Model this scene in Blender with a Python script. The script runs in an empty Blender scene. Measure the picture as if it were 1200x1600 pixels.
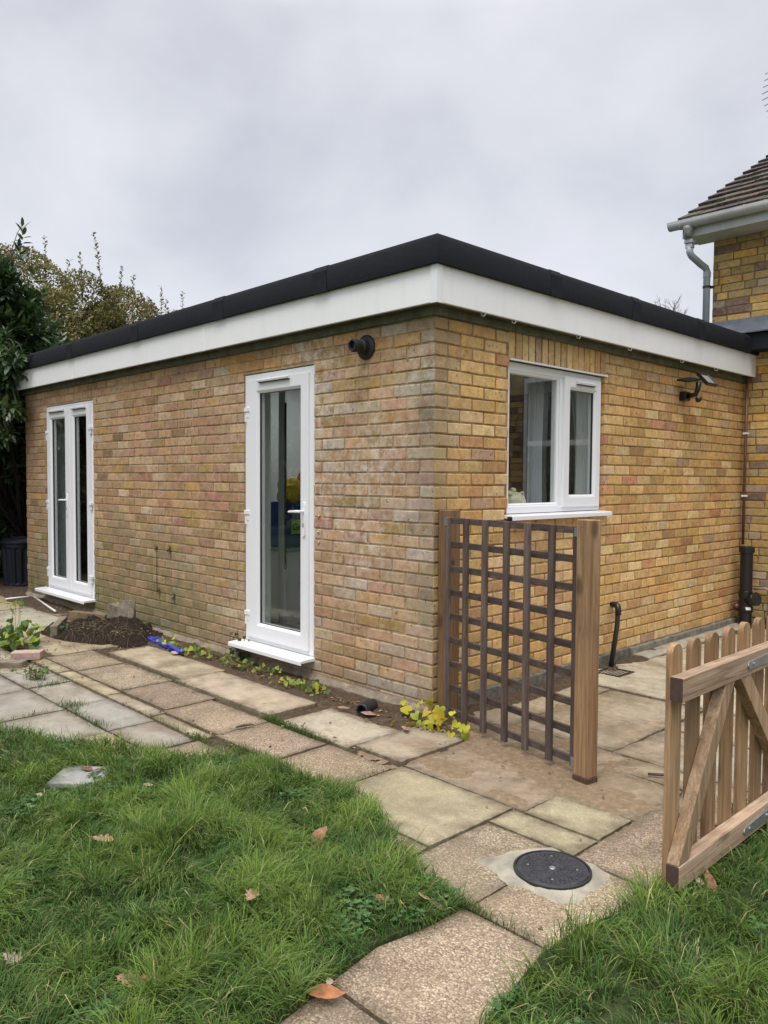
import bpy, bmesh, math, random
import numpy as np
from mathutils import Vector, Matrix, noise
random.seed(7); RNG = np.random.default_rng(7)
D = bpy.data
scene = bpy.context.scene
COL = scene.collection
PI = math.pi

# ------------------------------------------------------------------ camera
f_px, pitch, roll, yaw = 1227.8, 0.0424, 0.0059, 0.8031
cam_loc = Vector((3.0695, -3.3619, 1.3882))
F = Vector((-math.sin(yaw)*math.cos(pitch), math.cos(yaw)*math.cos(pitch), -math.sin(pitch)))
R = F.cross(Vector((0, 0, 1))).normalized(); U = R.cross(F)
R2 = math.cos(roll)*R + math.sin(roll)*U; U2 = -math.sin(roll)*R + math.cos(roll)*U
cd = D.cameras.new('camera'); cam = D.objects.new('camera', cd); COL.objects.link(cam)
cd.sensor_fit = 'VERTICAL'; cd.sensor_height = 24; cd.sensor_width = 18
cd.lens = 24*f_px/1600; cd.clip_start = 0.05; cd.clip_end = 3000
m = Matrix((R2, U2, -F)).transposed().to_4x4(); m.translation = cam_loc
cam.matrix_world = m
scene.camera = cam
scene.render.resolution_x = 768; scene.render.resolution_y = 1024

# ------------------------------------------------------------------ light
scene.view_settings.view_transform = 'Standard'; scene.view_settings.look = 'None'
scene.view_settings.gamma = 1; scene.view_settings.use_curve_mapping = False
scene.view_settings.exposure = 0.24
SUN_EL, SUN_AZ = math.radians(62), math.radians(150)      # azimuth from +y clockwise
w = D.worlds.new('World'); scene.world = w; w.use_nodes = True
nt = w.node_tree; nt.nodes.clear()
def N(t, typ, **kw):
    n = t.nodes.new(typ)
    for k, v in kw.items(): setattr(n, k, v)
    return n
out = N(nt, 'ShaderNodeOutputWorld')
sky = N(nt, 'ShaderNodeTexSky', sky_type='NISHITA'); sky.sun_disc = False
sky.sun_elevation = SUN_EL; sky.sun_rotation = SUN_AZ
bgs = N(nt, 'ShaderNodeBackground'); bgs.inputs['Strength'].default_value = 0.02
nt.links.new(sky.outputs[0], bgs.inputs[0])
tc = N(nt, 'ShaderNodeTexCoord'); sep = N(nt, 'ShaderNodeSeparateXYZ'); nt.links.new(tc.outputs['Generated'], sep.inputs[0])
# cloud layer: overcast, brighter towards the zenith
mr = N(nt, 'ShaderNodeMapRange'); mr.inputs['From Min'].default_value = 0.50; mr.inputs['From Max'].default_value = 1.0
mr.inputs['To Min'].default_value = 1.0; mr.inputs['To Max'].default_value = 4.6
nt.links.new(sep.outputs['Z'], mr.inputs['Value'])
mp = N(nt, 'ShaderNodeMapping'); mp.inputs['Scale'].default_value = (1.0, 1.0, 1.5); nt.links.new(tc.outputs['Generated'], mp.inputs[0])
n1 = N(nt, 'ShaderNodeTexNoise'); n1.inputs['Scale'].default_value = 3.2; n1.inputs['Detail'].default_value = 7; n1.inputs['Roughness'].default_value = .5
n1.inputs['Distortion'].default_value = .25
nt.links.new(mp.outputs[0], n1.inputs['Vector'])
cr = N(nt, 'ShaderNodeValToRGB'); nt.links.new(n1.outputs['Fac'], cr.inputs[0])
cr.color_ramp.elements[0].position = .34; cr.color_ramp.elements[0].color = (.475, .48, .525, 1)
cr.color_ramp.elements[1].position = .66; cr.color_ramp.elements[1].color = (.655, .65, .69, 1)
e = cr.color_ramp.elements.new(.5); e.color = (.575, .58, .61, 1)
bgc = N(nt, 'ShaderNodeBackground'); nt.links.new(cr.outputs[0], bgc.inputs[0]); nt.links.new(mr.outputs[0], bgc.inputs['Strength'])
add = N(nt, 'ShaderNodeAddShader'); nt.links.new(bgs.outputs[0], add.inputs[0]); nt.links.new(bgc.outputs[0], add.inputs[1])
nt.links.new(add.outputs[0], out.inputs[0])
sl = D.lights.new('sun', 'SUN'); sl.energy = 1.5; sl.angle = math.radians(25); sl.color = (1, .96, .9)
so = D.objects.new('sun', sl); COL.objects.link(so)
sd = Vector((math.sin(SUN_AZ)*math.cos(SUN_EL), math.cos(SUN_AZ)*math.cos(SUN_EL), math.sin(SUN_EL)))
so.rotation_euler = (-sd).to_track_quat('-Z', 'Y').to_euler(); so.location = (0, 0, 20)

# ------------------------------------------------------------------ helpers
class MB:
    def __init__(s): s.v = []; s.f = []; s.mi = []; s.at = {}
    def add(s, vs, fs, mi=0, **attrs):
        b = len(s.v); s.v.extend([tuple(x) for x in vs]); s.f.extend([tuple(b+i for i in f) for f in fs]); s.mi.extend([mi]*len(fs))
        for k, val in attrs.items():
            a = s.at.setdefault(k, []); a.extend([(0, 0, 0, 0)]*(b-len(a)))
            a.extend([val]*len(vs) if not isinstance(val, list) else val)
        return s
    def box(s, a, b, mi=0, M=None):
        x0, y0, z0 = a; x1, y1, z1 = b
        vs = [(x0,y0,z0),(x1,y0,z0),(x1,y1,z0),(x0,y1,z0),(x0,y0,z1),(x1,y0,z1),(x1,y1,z1),(x0,y1,z1)]
        if M: vs = [M(*v) for v in vs]
        return s.add(vs, [(0,3,2,1),(4,5,6,7),(0,1,5,4),(1,2,6,5),(2,3,7,6),(3,0,4,7)], mi)
    def prism(s, pts, h0, h1, M, mi=0):
        """polygon pts (a,b) extruded along the third axis; M maps (a,b,h)"""
        n = len(pts)
        vs = [M(a, b, h0) for a, b in pts]+[M(a, b, h1) for a, b in pts]
        return s.add(vs, [tuple(range(n))[::-1], tuple(range(n, 2*n))]+[(i, (i+1) % n, n+(i+1) % n, n+i) for i in range(n)], mi)
    def tube(s, pts, r, n=12, mi=0, caps=True, rs=None):
        P = [Vector(p) for p in pts]; k = len(P); vs = []; up = None
        for i, p in enumerate(P):
            t = (P[min(i+1, k-1)]-P[max(i-1, 0)]).normalized()
            if up is None:
                up = Vector((0, 0, 1)) if abs(t.z) < .9 else Vector((1, 0, 0))
            a = t.cross(up).normalized(); b = a.cross(t).normalized(); up = b
            rr = rs[i] if rs else r
            for j in range(n):
                q = 2*PI*j/n; vs.append(p+a*rr*math.cos(q)+b*rr*math.sin(q))
        fs = [(i*n+j, i*n+(j+1) % n, (i+1)*n+(j+1) % n, (i+1)*n+j) for i in range(k-1) for j in range(n)]
        if caps: fs += [tuple(range(n))[::-1], tuple((k-1)*n+j for j in range(n))]
        return s.add(vs, fs, mi)
    def lathe(s, prof, M, n=24, mi=0):
        """prof list of (r,h); M maps (x,y,h)"""
        vs = []; k = len(prof)
        for r, h in prof:
            for j in range(n):
                q = 2*PI*j/n; vs.append(M(r*math.cos(q), r*math.sin(q), h))
        fs = [(i*n+j, i*n+(j+1) % n, (i+1)*n+(j+1) % n, (i+1)*n+j) for i in range(k-1) for j in range(n)]
        fs += [tuple(range(n))[::-1], tuple((k-1)*n+j for j in range(n))]
        return s.add(vs, fs, mi)
    def ring(s, o, i, h0, h1, M, bead=0.0, mi=0):
        """picture frame: o/i=(u0,v0,u1,v1); inner edge bevels by bead at h1"""
        def rc(q, d=0): return [(q[0]-d, q[1]-d), (q[2]+d, q[1]-d), (q[2]+d, q[3]+d), (q[0]-d, q[3]+d)]
        L = [[M(a, b, h0) for a, b in rc(o)], [M(a, b, h1) for a, b in rc(o)], [M(a, b, h1) for a, b in rc(i, bead)],
             [M(a, b, h1-bead) for a, b in rc(i)], [M(a, b, h0) for a, b in rc(i)]]
        vs = [p for l in L for p in l]; fs = []
        for k in range(5):
            for j in range(4):
                a, b = k*4, ((k+1) % 5)*4
                fs.append((a+j, a+(j+1) % 4, b+(j+1) % 4, b+j))
        return s.add(vs, fs, mi)
    def build(s, name, mats, parent=None, bevel=0, seg=2, smooth=False, sub=0):
        me = D.meshes.new(name); me.from_pydata(s.v, [], s.f)
        if not isinstance(mats, (list, tuple)): mats = [mats]
        for m_ in mats: me.materials.append(m_)
        if len(mats) > 1: me.polygons.foreach_set('material_index', s.mi)
        for k, a in s.at.items():
            a = a+[(0, 0, 0, 0)]*(len(s.v)-len(a))
            at = me.attributes.new(k, 'FLOAT_COLOR', 'POINT'); at.data.foreach_set('color', np.array(a, dtype=np.float32).ravel())
        bm = bmesh.new(); bm.from_mesh(me)
        if s.recalc: bmesh.ops.recalc_face_normals(bm, faces=bm.faces)
        bm.to_mesh(me); bm.free()
        if smooth: me.polygons.foreach_set('use_smooth', [True]*len(me.polygons))
        me.update()
        o = D.objects.new(name, me); COL.objects.link(o)
        if parent: o.parent = parent
        if bevel:
            b = o.modifiers.new('bevel', 'BEVEL'); b.width = bevel; b.segments = seg; b.limit_method = 'ANGLE'; b.angle_limit = math.radians(40)
            me.polygons.foreach_set('use_smooth', [True]*len(me.polygons)); b.harden_normals = True
        return o
    recalc = True
def MT(c, rt):
    def f(x, y, z):
        q = rt @ Vector((x, y, z)); return (c[0]+q.x, c[1]+q.y, c[2]+q.z)
    return f
def ident(x, y, z): return (x, y, z)
def ML(u, v, w_): return (u, -w_, v)          # left wall frame: u along x, v up, w outwards (-y)
def MR(u, v, w_): return (w_, u, v)           # right wall frame: u along y, v up, w outwards (+x)
def tag(o, label=None, cat=None, group=None, kind=None):
    if label: o['label'] = label
    if cat: o['category'] = cat
    if group: o['group'] = group
    if kind: o['kind'] = kind
    return o
def empty(name, loc, label=None, cat=None, group=None):
    o = D.objects.new(name, None); COL.objects.link(o); o.location = loc; o.empty_display_size = .1
    bpy.context.view_layer.update()
    return tag(o, label, cat, group)
def keep(o, root):
    """child built in world coordinates: keep it in place under root"""
    o.parent = root; o.matrix_parent_inverse = Matrix.Translation(-Vector(root.location)) if root.type == 'EMPTY' or True else o.matrix_parent_inverse
    return o
def part(mb, name, mats, root, **kw):
    o = mb.build(name, mats, **kw)
    o.parent = root
    base = root
    off = Vector((0, 0, 0))
    while base is not None: off += Vector(base.location); base = base.parent
    o.data.transform(Matrix.Translation(-off))
    return o

def pieces(mb, name, mats, root, **kw):
    """every loose island of mb becomes a part of its own"""
    par = list(range(len(mb.v)))
    def find(i):
        while par[i] != i: par[i] = par[par[i]]; i = par[i]
        return i
    for f in mb.f:
        a = find(f[0])
        for i in f[1:]: par[find(i)] = a
    groups_ = {}
    for fi, f in enumerate(mb.f): groups_.setdefault(find(f[0]), []).append(f)
    for fs in groups_.values():
        ids = sorted({i for f in fs for i in f}); mp_ = {v: k for k, v in enumerate(ids)}
        m2 = MB(); m2.add([mb.v[i] for i in ids], [tuple(mp_[i] for i in f) for f in fs]); part(m2, name, mats, root, **kw)

# ------------------------------------------------------------------ materials
def mat(name, col=(.5, .5, .5), rough=.6, metal=0, spec=.5, noise_=None, bump=None, attr=None, trans=0, coat=0):
    """noise_=(scale, amount, detail); bump=(scale, strength, distance)"""
    m_ = D.materials.new(name); m_.use_nodes = True; t = m_.node_tree; b = t.nodes['Principled BSDF']
    b.inputs['Roughness'].default_value = rough; b.inputs['Metallic'].default_value = metal
    b.inputs['Specular IOR Level'].default_value = spec
    b.inputs['Coat Weight'].default_value = coat
    tc = N(t, 'ShaderNodeTexCoord')
    c = None
    if attr:
        a = N(t, 'ShaderNodeAttribute', attribute_name=attr); c = a.outputs['Color']
    if noise_:
        n = N(t, 'ShaderNodeTexNoise'); n.inputs['Scale'].default_value = noise_[0]; n.inputs['Detail'].default_value = noise_[2] if len(noise_) > 2 else 6
        n.inputs['Roughness'].default_value = .65
        t.links.new(tc.outputs['Object'], n.inputs['Vector'])
        r = N(t, 'ShaderNodeMapRange'); r.inputs['From Min'].default_value = .3; r.inputs['From Max'].default_value = .7
        r.inputs['To Min'].default_value = 1-noise_[1]; r.inputs['To Max'].default_value = 1+noise_[1]
        t.links.new(n.outputs['Fac'], r.inputs['Value'])
        mx = N(t, 'ShaderNodeVectorMath', operation='SCALE')
        if c: t.links.new(c, mx.inputs[0])
        else: mx.inputs[0].default_value = col
        t.links.new(r.outputs[0], mx.inputs['Scale']); c = mx.outputs[0]
    if c: t.links.new(c, b.inputs['Base Color'])
    else: b.inputs['Base Color'].default_value = (*col, 1)
    if bump:
        n = N(t, 'ShaderNodeTexNoise'); n.inputs['Scale'].default_value = bump[0]; n.inputs['Detail'].default_value = 8; n.inputs['Roughness'].default_value = .7
        t.links.new(tc.outputs['Object'], n.inputs['Vector'])
        bp = N(t, 'ShaderNodeBump'); bp.inputs['Strength'].default_value = bump[1]; bp.inputs['Distance'].default_value = bump[2]
        t.links.new(n.outputs['Fac'], bp.inputs['Height']); t.links.new(bp.outputs[0], b.inputs['Normal'])
    return m_

def ramp(t, src, stops):
    r = N(t, 'ShaderNodeValToRGB'); t.links.new(src, r.inputs[0]); els = r.color_ramp.elements
    for i, (p, c) in enumerate(stops):
        el = els[i] if i < 2 else els.new(p)
        el.position = p; el.color = (*c, 1) if len(c) == 3 else c
    return r.outputs[0]
def nz(t, vec, scale, detail=5, rough=.6, dist=0):
    n = N(t, 'ShaderNodeTexNoise'); n.inputs['Scale'].default_value = scale; n.inputs['Detail'].default_value = detail
    n.inputs['Roughness'].default_value = rough; n.inputs['Distortion'].default_value = dist
    t.links.new(vec, n.inputs['Vector']); return n.outputs['Fac']
def mixc(t, fac, a, b, mode='MIX'):
    m_ = N(t, 'ShaderNodeMix', data_type='RGBA', blend_type=mode)
    for s_, v in ((m_.inputs[0], fac), (m_.inputs[6], a), (m_.inputs[7], b)):
        if isinstance(v, (int, float)): s_.default_value = v
        elif isinstance(v, tuple): s_.default_value = (*v, 1)
        else: t.links.new(v, s_)
    return m_.outputs[2]
def mth(t, op, a, b=0.0, clamp=False):
    m_ = N(t, 'ShaderNodeMath', operation=op); m_.use_clamp = clamp
    for s_, v in ((m_.inputs[0], a), (m_.inputs[1], b)):
        if isinstance(v, (int, float)): s_.default_value = v
        else: t.links.new(v, s_)
    return m_.outputs[0]

def brick_material(name):
    m_ = D.materials.new(name); m_.use_nodes = True; t = m_.node_tree; b = t.nodes['Principled BSDF']
    b.inputs['Roughness'].default_value = .92; b.inputs['Specular IOR Level'].default_value = .2
    ob = N(t, 'ShaderNodeTexCoord').outputs['Object']
    col = N(t, 'ShaderNodeAttribute', attribute_name='Col').outputs['Color']
    ax = N(t, 'ShaderNodeAttribute', attribute_name='Aux'); sp = N(t, 'ShaderNodeSeparateColor'); t.links.new(ax.outputs['Color'], sp.inputs[0])
    eff, alg, soot_shade = sp.outputs[0], sp.outputs[1], sp.outputs[2]  # third channel: soot and weathering, plus painted shadow at the wall ends
    fine = nz(t, ob, 130, 5, .7); mid = nz(t, ob, 22, 6, .7); patch = nz(t, ob, 9, 4, .6)
    v = mth(t, 'ADD', mth(t, 'MULTIPLY', fine, .7), mth(t, 'MULTIPLY', mid, 1.5))
    v = mth(t, 'ADD', v, -.09)
    sc = N(t, 'ShaderNodeVectorMath', operation='SCALE'); t.links.new(col, sc.inputs[0]); t.links.new(v, sc.inputs['Scale'])
    c = sc.outputs[0]
    # pale drag marks and small dark burnt spots
    c = mixc(t, mth(t, 'MULTIPLY', ramp(t, nz(t, ob, 45, 3, .5), [(.60, (0, 0, 0)), (.72, (1, 1, 1))]), .35), c, (.55, .43, .27))
    c = mixc(t, mth(t, 'MULTIPLY', ramp(t, nz(t, ob, 38, 2, .5), [(.27, (1, 1, 1)), (.33, (0, 0, 0))]), .75), c, (.06, .04, .025))
    c = mixc(t, mth(t, 'MULTIPLY', ramp(t, nz(t, ob, 7, 9, .8), [(.50, (0, 0, 0)), (.68, (1, 1, 1))]), .42), c, (.43, .33, .205))
    e_ = mth(t, 'MULTIPLY', eff, ramp(t, nz(t, ob, 15, 8, .75), [(.44, (0, 0, 0)), (.66, (1, 1, 1))]), True)
    c = mixc(t, e_, c, (.66, .60, .52))
    a_ = mth(t, 'MULTIPLY', alg, ramp(t, patch, [(.25, (.25, .25, .25)), (.6, (1, 1, 1))]), True)
    c = mixc(t, a_, c, (.15, .155, .075))
    s_ = mth(t, 'MULTIPLY', soot_shade, ramp(t, mid, [(.3, (.2, .2, .2)), (.65, (1, 1, 1))]), True)
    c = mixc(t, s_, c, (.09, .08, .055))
    t.links.new(c, b.inputs['Base Color'])
    h = mth(t, 'ADD', mth(t, 'MULTIPLY', fine, .5), mid)
    bp = N(t, 'ShaderNodeBump'); bp.inputs['Strength'].default_value = .7; bp.inputs['Distance'].default_value = .004
    t.links.new(h, bp.inputs['Height']); t.links.new(bp.outputs[0], b.inputs['Normal'])
    return m_
M_brick = brick_material('brick')

def wood_material(name, c0, c1, c2, axis=2, knots=True, rough=.75):
    m_ = D.materials.new(name); m_.use_nodes = True; t = m_.node_tree; b = t.nodes['Principled BSDF']
    b.inputs['Roughness'].default_value = rough; b.inputs['Specular IOR Level'].default_value = .25
    ob = N(t, 'ShaderNodeTexCoord').outputs['Object']
    mp = N(t, 'ShaderNodeMapping'); s_ = [22, 22, 22]; s_[axis] = 1.3; mp.inputs['Scale'].default_value = s_
    t.links.new(ob, mp.inputs[0])
    oi = N(t, 'ShaderNodeObjectInfo'); cmb = N(t, 'ShaderNodeCombineXYZ'); 
    for i in range(3): t.links.new(mth(t, 'MULTIPLY', oi.outputs['Random'], 37.0+i*11), cmb.inputs[i])
    t.links.new(cmb.outputs[0], mp.inputs['Location'])
    g = nz(t, mp.outputs[0], 1.6, 7, .65, .9)
    c = ramp(t, g, [(.3, c0), (.68, c2), (.5, c1)])
    mp2 = N(t, 'ShaderNodeMapping'); s2 = [150, 150, 150]; s2[axis] = 4; mp2.inputs['Scale'].default_value = s2; t.links.new(ob, mp2.inputs[0])
    g2 = nz(t, mp2.outputs[0], 1, 3, .5)
    c = mixc(t, .55, c, ramp(t, g2, [(.3, (.45, .45, .45)), (.7, (1.0, 1.0, 1.0))]), 'MULTIPLY')
    if knots:
        mp3 = N(t, 'ShaderNodeMapping'); s3 = [11, 11, 11]; s3[axis] = 5; mp3.inputs['Scale'].default_value = s3; t.links.new(ob, mp3.inputs[0]); t.links.new(cmb.outputs[0], mp3.inputs['Location'])
        vo = N(t, 'ShaderNodeTexVoronoi'); vo.inputs['Scale'].default_value = .8; t.links.new(mp3.outputs[0], vo.inputs['Vector'])
        k = ramp(t, vo.outputs['Distance'], [(.10, (1, 1, 1)), (.24, (0, 0, 0))])
        c = mixc(t, mth(t, 'MULTIPLY', k, .75), c, tuple(x*.35 for x in c0))
    mp4 = N(t, 'ShaderNodeMapping'); s4 = [38, 38, 38]; s4[axis] = 1.6; mp4.inputs['Scale'].default_value = s4; t.links.new(ob, mp4.inputs[0]); t.links.new(cmb.outputs[0], mp4.inputs['Location'])
    ck = nz(t, mp4.outputs[0], 1, 4, .6, .3); ck = mth(t, 'ABSOLUTE', mth(t, 'SUBTRACT', ck, .5)); ck = ramp(t, ck, [(.0, (1, 1, 1)), (.012, (0, 0, 0))])
    pn = ramp(t, nz(t, ob, 5, 3, .5), [(.5, (0, 0, 0)), (.62, (1, 1, 1))])
    c = mixc(t, mth(t, 'MULTIPLY', mth(t, 'MULTIPLY', ck, pn), .8), c, tuple(x*.25 for x in c0))
    c = mixc(t, mth(t, 'MULTIPLY', ramp(t, nz(t, ob, 3.3, 6, .7), [(.45, (0, 0, 0)), (.7, (1, 1, 1))]), .35), c, tuple((.55*x+.09) for x in c0))
    va = mth(t, 'ADD', mth(t, 'MULTIPLY', oi.outputs['Random'], .42), .78)
    sc = N(t, 'ShaderNodeVectorMath', operation='SCALE'); t.links.new(c, sc.inputs[0]); t.links.new(va, sc.inputs['Scale'])
    t.links.new(sc.outputs[0], b.inputs['Base Color'])
    bp = N(t, 'ShaderNodeBump'); bp.inputs['Strength'].default_value = .35; bp.inputs['Distance'].default_value = .002
    t.links.new(mth(t, 'ADD', g, g2), bp.inputs['Height']); t.links.new(bp.outputs[0], b.inputs['Normal'])
    return m_
W0, W1, W2 = (.19, .105, .048), (.32, .19, .095), (.43, .28, .15)
M_wood_z = wood_material('treated_timber_upright', W0, W1, W2, 2)
M_wood_y = wood_material('treated_timber_rail', (.28, .18, .115), (.42, .29, .19), (.54, .40, .28), 1)
M_wood_old = wood_material('stained_timber', (.15, .078, .034), (.23, .13, .060), (.31, .185, .092), 2)
M_trellis_z = wood_material('brown_stained_trellis', (.06, .042, .036), (.115, .08, .065), (.19, .135, .11), 2, False)
M_trellis_x = wood_material('brown_stained_trellis_rail', (.05, .034, .029), (.09, .062, .051), (.15, .11, .09), 0, False)
M_endgrain = mat('dark_end_grain', (.07, .04, .03), .85, noise_=(60, .3))

M_upvc = mat('white_upvc', (.77, .775, .79), .28, spec=.5, noise_=(3, .015, 2))
M_upvc_grey = mat('rubber_gasket', (.03, .03, .03), .6)
M_fascia = mat('white_fascia_board', (.82, .82, .815), .35, noise_=(3.5, .07, 8), bump=(1.5, .15, .01))
def streaky(name, base_, dirt_):
    m_ = D.materials.new(name); m_.use_nodes = True; t = m_.node_tree; b = t.nodes['Principled BSDF']; b.inputs['Roughness'].default_value = .35
    ob = N(t, 'ShaderNodeTexCoord').outputs['Object']; mp = N(t, 'ShaderNodeMapping'); mp.inputs['Scale'].default_value = (14, 14, 1.2); t.links.new(ob, mp.inputs[0])
    a = ramp(t, nz(t, mp.outputs[0], 1, 5, .6), [(.52, (0, 0, 0)), (.78, (1, 1, 1))]); l = ramp(t, nz(t, ob, 2, 6, .7), [(.4, (0, 0, 0)), (.75, (1, 1, 1))])
    c = mixc(t, mth(t, 'MULTIPLY', a, .16), base_, dirt_); c = mixc(t, mth(t, 'MULTIPLY', l, .14), c, dirt_); t.links.new(c, b.inputs['Base Color'])
    bp = N(t, 'ShaderNodeBump'); bp.inputs['Strength'].default_value = .25; bp.inputs['Distance'].default_value = .01; t.links.new(nz(t, ob, 1.6, 3, .5), bp.inputs['Height']); t.links.new(bp.outputs[0], b.inputs['Normal'])
    return m_
M_fascia_s = streaky('stained_fascia_board', (.84, .84, .835), (.55, .54, .49))
M_soffit = mat('mossy_soffit_timber', (.10, .10, .065), .85, noise_=(9, .5), bump=(30, .4, .003))
M_black = mat('black_plastic', (.012, .012, .013), .35, noise_=(12, .25))
M_black_matt = mat('matt_black_plastic', (.016, .016, .017), .6, noise_=(30, .3), bump=(120, .2, .001))
M_steel = mat('galvanised_steel', (.38, .40, .42), .42, metal=.8, noise_=(25, .2), bump=(60, .1, .001))
M_greypvc = mat('grey_pvc_pipe', (.40, .43, .46), .4, noise_=(6, .1))
M_gutter = mat('weathered_white_gutter', (.55, .56, .55), .45, noise_=(5, .14))
M_gutdark = mat('darker_gutter_grey', (.30, .30, .29), .6, noise_=(7, .3))  # darker grey for the gutter outlet and a thin pipe
M_copper = mat('brown_pipe_paint', (.13, .045, .035), .4, noise_=(10, .3))
M_lead = mat('lead_flashing', (.13, .145, .17), .55, metal=.3, noise_=(8, .25), bump=(14, .3, .004))
M_plaster = mat('pale_plaster', (.78, .80, .76), .9, noise_=(2, .08))
M_floor = mat('grey_floor', (.33, .35, .33), .5, noise_=(6, .15))
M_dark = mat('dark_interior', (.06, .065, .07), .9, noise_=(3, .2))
M_curtain = mat('curtain_cloth', (.62, .64, .66), .85, noise_=(8, .05))
M_cream = mat('glazed_cream_pottery', (.58, .55, .38), .3, noise_=(9, .12))
M_cloth_y = mat('yellow_cloth', (.80, .58, .06), .9, noise_=(14, .2), bump=(40, .3, .003))
M_cloth_r = mat('red_cloth', (.60, .05, .04), .9, noise_=(14, .2))
M_cloth_w = mat('white_cloth', (.8, .72, .72), .9, noise_=(14, .12))
M_bag = mat('blue_bag_fabric', (.03, .06, .30), .5, noise_=(10, .3), bump=(16, .6, .01))
M_baglabel = mat('green_bag_panel', (.38, .72, .06), .5)
M_ink = mat('dark_lettering', (.01, .015, .01), .6)
M_label = mat('white_sticker', (.75, .75, .75), .5)
M_blue = mat('blue_rope', (.03, .05, .38), .6, noise_=(30, .3))
M_white_metal = mat('white_paint', (.7, .7, .68), .5, noise_=(9, .1))
M_brass = mat('brass_screw_cap', (.65, .5, .25), .35, metal=.8)

def felt_material():
    m_ = D.materials.new('mineral_felt'); m_.use_nodes = True; t = m_.node_tree; b = t.nodes['Principled BSDF']
    b.inputs['Roughness'].default_value = .85; b.inputs['Specular IOR Level'].default_value = .2
    ob = N(t, 'ShaderNodeTexCoord').outputs['Object']
    g = nz(t, ob, 260, 2, .5); l = nz(t, ob, 3.5, 5, .6)
    c = mixc(t, ramp(t, g, [(.35, (0, 0, 0)), (.7, (1, 1, 1))]), (.005, .006, .008), (.022, .024, .030))
    c = mixc(t, ramp(t, l, [(.35, (.0, .0, .0)), (.7, (.5, .5, .5))]), c, (.014, .016, .020))
    t.links.new(c, b.inputs['Base Color'])
    bp = N(t, 'ShaderNodeBump'); bp.inputs['Strength'].default_value = .5; bp.inputs['Distance'].default_value = .003
    rp = nz(t, ob, 9, 4, .6); t.links.new(mth(t, 'ADD', g, mth(t, 'MULTIPLY', rp, 4.0)), bp.inputs['Height']); t.links.new(bp.outputs[0], b.inputs['Normal'])
    return m_
M_felt = felt_material()

def glass_material():
    m_ = D.materials.new('window_glass'); m_.use_nodes = True; t = m_.node_tree; t.nodes.clear()
    o = N(t, 'ShaderNodeOutputMaterial'); tr = N(t, 'ShaderNodeBsdfTransparent'); gl = N(t, 'ShaderNodeBsdfGlossy')
    tr.inputs[0].default_value = (.95, .97, .965, 1); gl.inputs['Roughness'].default_value = .0; gl.inputs[0].default_value = (1, 1, 1, 1)
    fr = N(t, 'ShaderNodeFresnel'); ge = N(t, 'ShaderNodeNewGeometry')
    ior = N(t, 'ShaderNodeMapRange'); ior.inputs['To Min'].default_value = 1.5; ior.inputs['To Max'].default_value = 1/1.5     # same reflectance on both faces of the pane
    t.links.new(ge.outputs['Backfacing'], ior.inputs['Value']); t.links.new(ior.outputs[0], fr.inputs['IOR'])
    mx = N(t, 'ShaderNodeMixShader'); t.links.new(fr.outputs[0], mx.inputs[0]); t.links.new(tr.outputs[0], mx.inputs[1]); t.links.new(gl.outputs[0], mx.inputs[2])
    t.links.new(mx.outputs[0], o.inputs[0])
    return m_
M_glass = glass_material()

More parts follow.
